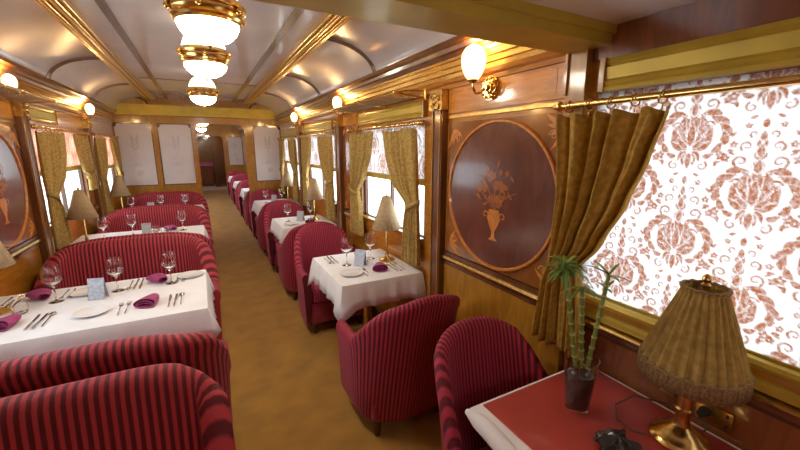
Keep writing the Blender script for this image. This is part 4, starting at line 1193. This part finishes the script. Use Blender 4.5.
tumb.put((1.075, 2.64, TZ), 0, 'tumbler between card and lamp on the first small right table', 'tumblers')
lp.put((1.245, 2.58, TZ), 0, 'table lamp with beige pleated shade on the first small right table', 'pleated table lamps')
A = 'second small right table'
place(A, 1.10, 4.40, 0, 'near', False, False); plate.put((.87, 4.40, TZ), 0, 'white side plate on the second small right table', 'side plates')
glass.put((.88, 4.62, TZ), 0, 'aisle side wine glass on the second small right table', GR)
glass.put((1.17, 4.66, TZ), 0, 'window side wine glass on the second small right table', GR)
card.put((1.02, 4.56, TZ), -.7, 'pale folded menu card on the second small right table', 'menu cards')
lp.put((1.20, 4.56, TZ), 0, 'table lamp with beige shade on the second small right table', 'pleated table lamps')
glass.put((.88, 6.40, TZ), 0, 'aisle side wine glass on the third small right table', GR)
glass.put((1.15, 6.46, TZ), 0, 'window side wine glass on the third small right table', GR)
card.put((1.01, 6.38, TZ), -.6, 'pale folded menu card on the third small right table', 'menu cards')
lp.put((1.235, 6.36, TZ), 0, 'table lamp with beige shade on the third small right table', 'pleated table lamps')

# ------------------------------------------------------------------ far end beyond the second doorway
t = thing('sideboard', 'distant dark wooden sideboard at the far end of the train', 'sideboard', (.2, 18.6, 0))
B().box((-.3, 18.35, 0), (.42, 18.9, .86)).build('carcass', M['woodd'], t, False, True)
d_ = B()
for x in (-.28, .07): d_.box((x, 18.335, .1), (x+.33, 18.349, .82))
d_.build('door', M['woodm'], t, False, True)
tag(B().rbox((-.33, 18.30, .8605), (.46, 18.93, 1.02), .03, 3).build('folded_cloth', M['pinkcloth'], None, loc=(.07, 18.6, .86)), 'pink cloth lying on the distant sideboard', 'cloth')
b = B(); b.box((.46, 17.9, 0), (WR, 18.0, 2.45)); struct('wall_inner', b, M['woodd'], 'dark wooden bulkhead beyond the second doorway')

# ------------------------------------------------------------------ light, camera, view
w = bpy.data.worlds.new('sky'); S.world = w; w.use_nodes = True
bg = w.node_tree.nodes['Background']; bg.inputs['Color'].default_value = (.86, .93, 1., 1); bg.inputs['Strength'].default_value = 2.5

def lamp_light(name, loc, power, col, r=.06):
    L = bpy.data.lights.new(name, 'POINT'); L.energy = power; L.color = col; L.shadow_soft_size = r
    o = bpy.data.objects.new(name, L); COL.objects.link(o); o.location = loc
    return o
cam = bpy.data.cameras.new('camera'); cam.sensor_width = 36; cam.lens = 370/800*36; cam.clip_start = .02
co = bpy.data.objects.new('camera', cam); COL.objects.link(co)
co.location = (0, 0, 1.65); co.rotation_euler = (radians(90-11.756), 0, radians(-27.888))
S.camera = co
S.view_settings.view_transform = 'Standard'; S.view_settings.look = 'None'; S.view_settings.exposure = .95; S.view_settings.gamma = 1
S.cycles.use_denoising = True
S.cycles.max_bounces = 12; S.cycles.transparent_max_bounces = 16; S.cycles.transmission_bounces = 10; S.cycles.sample_clamp_indirect = 6
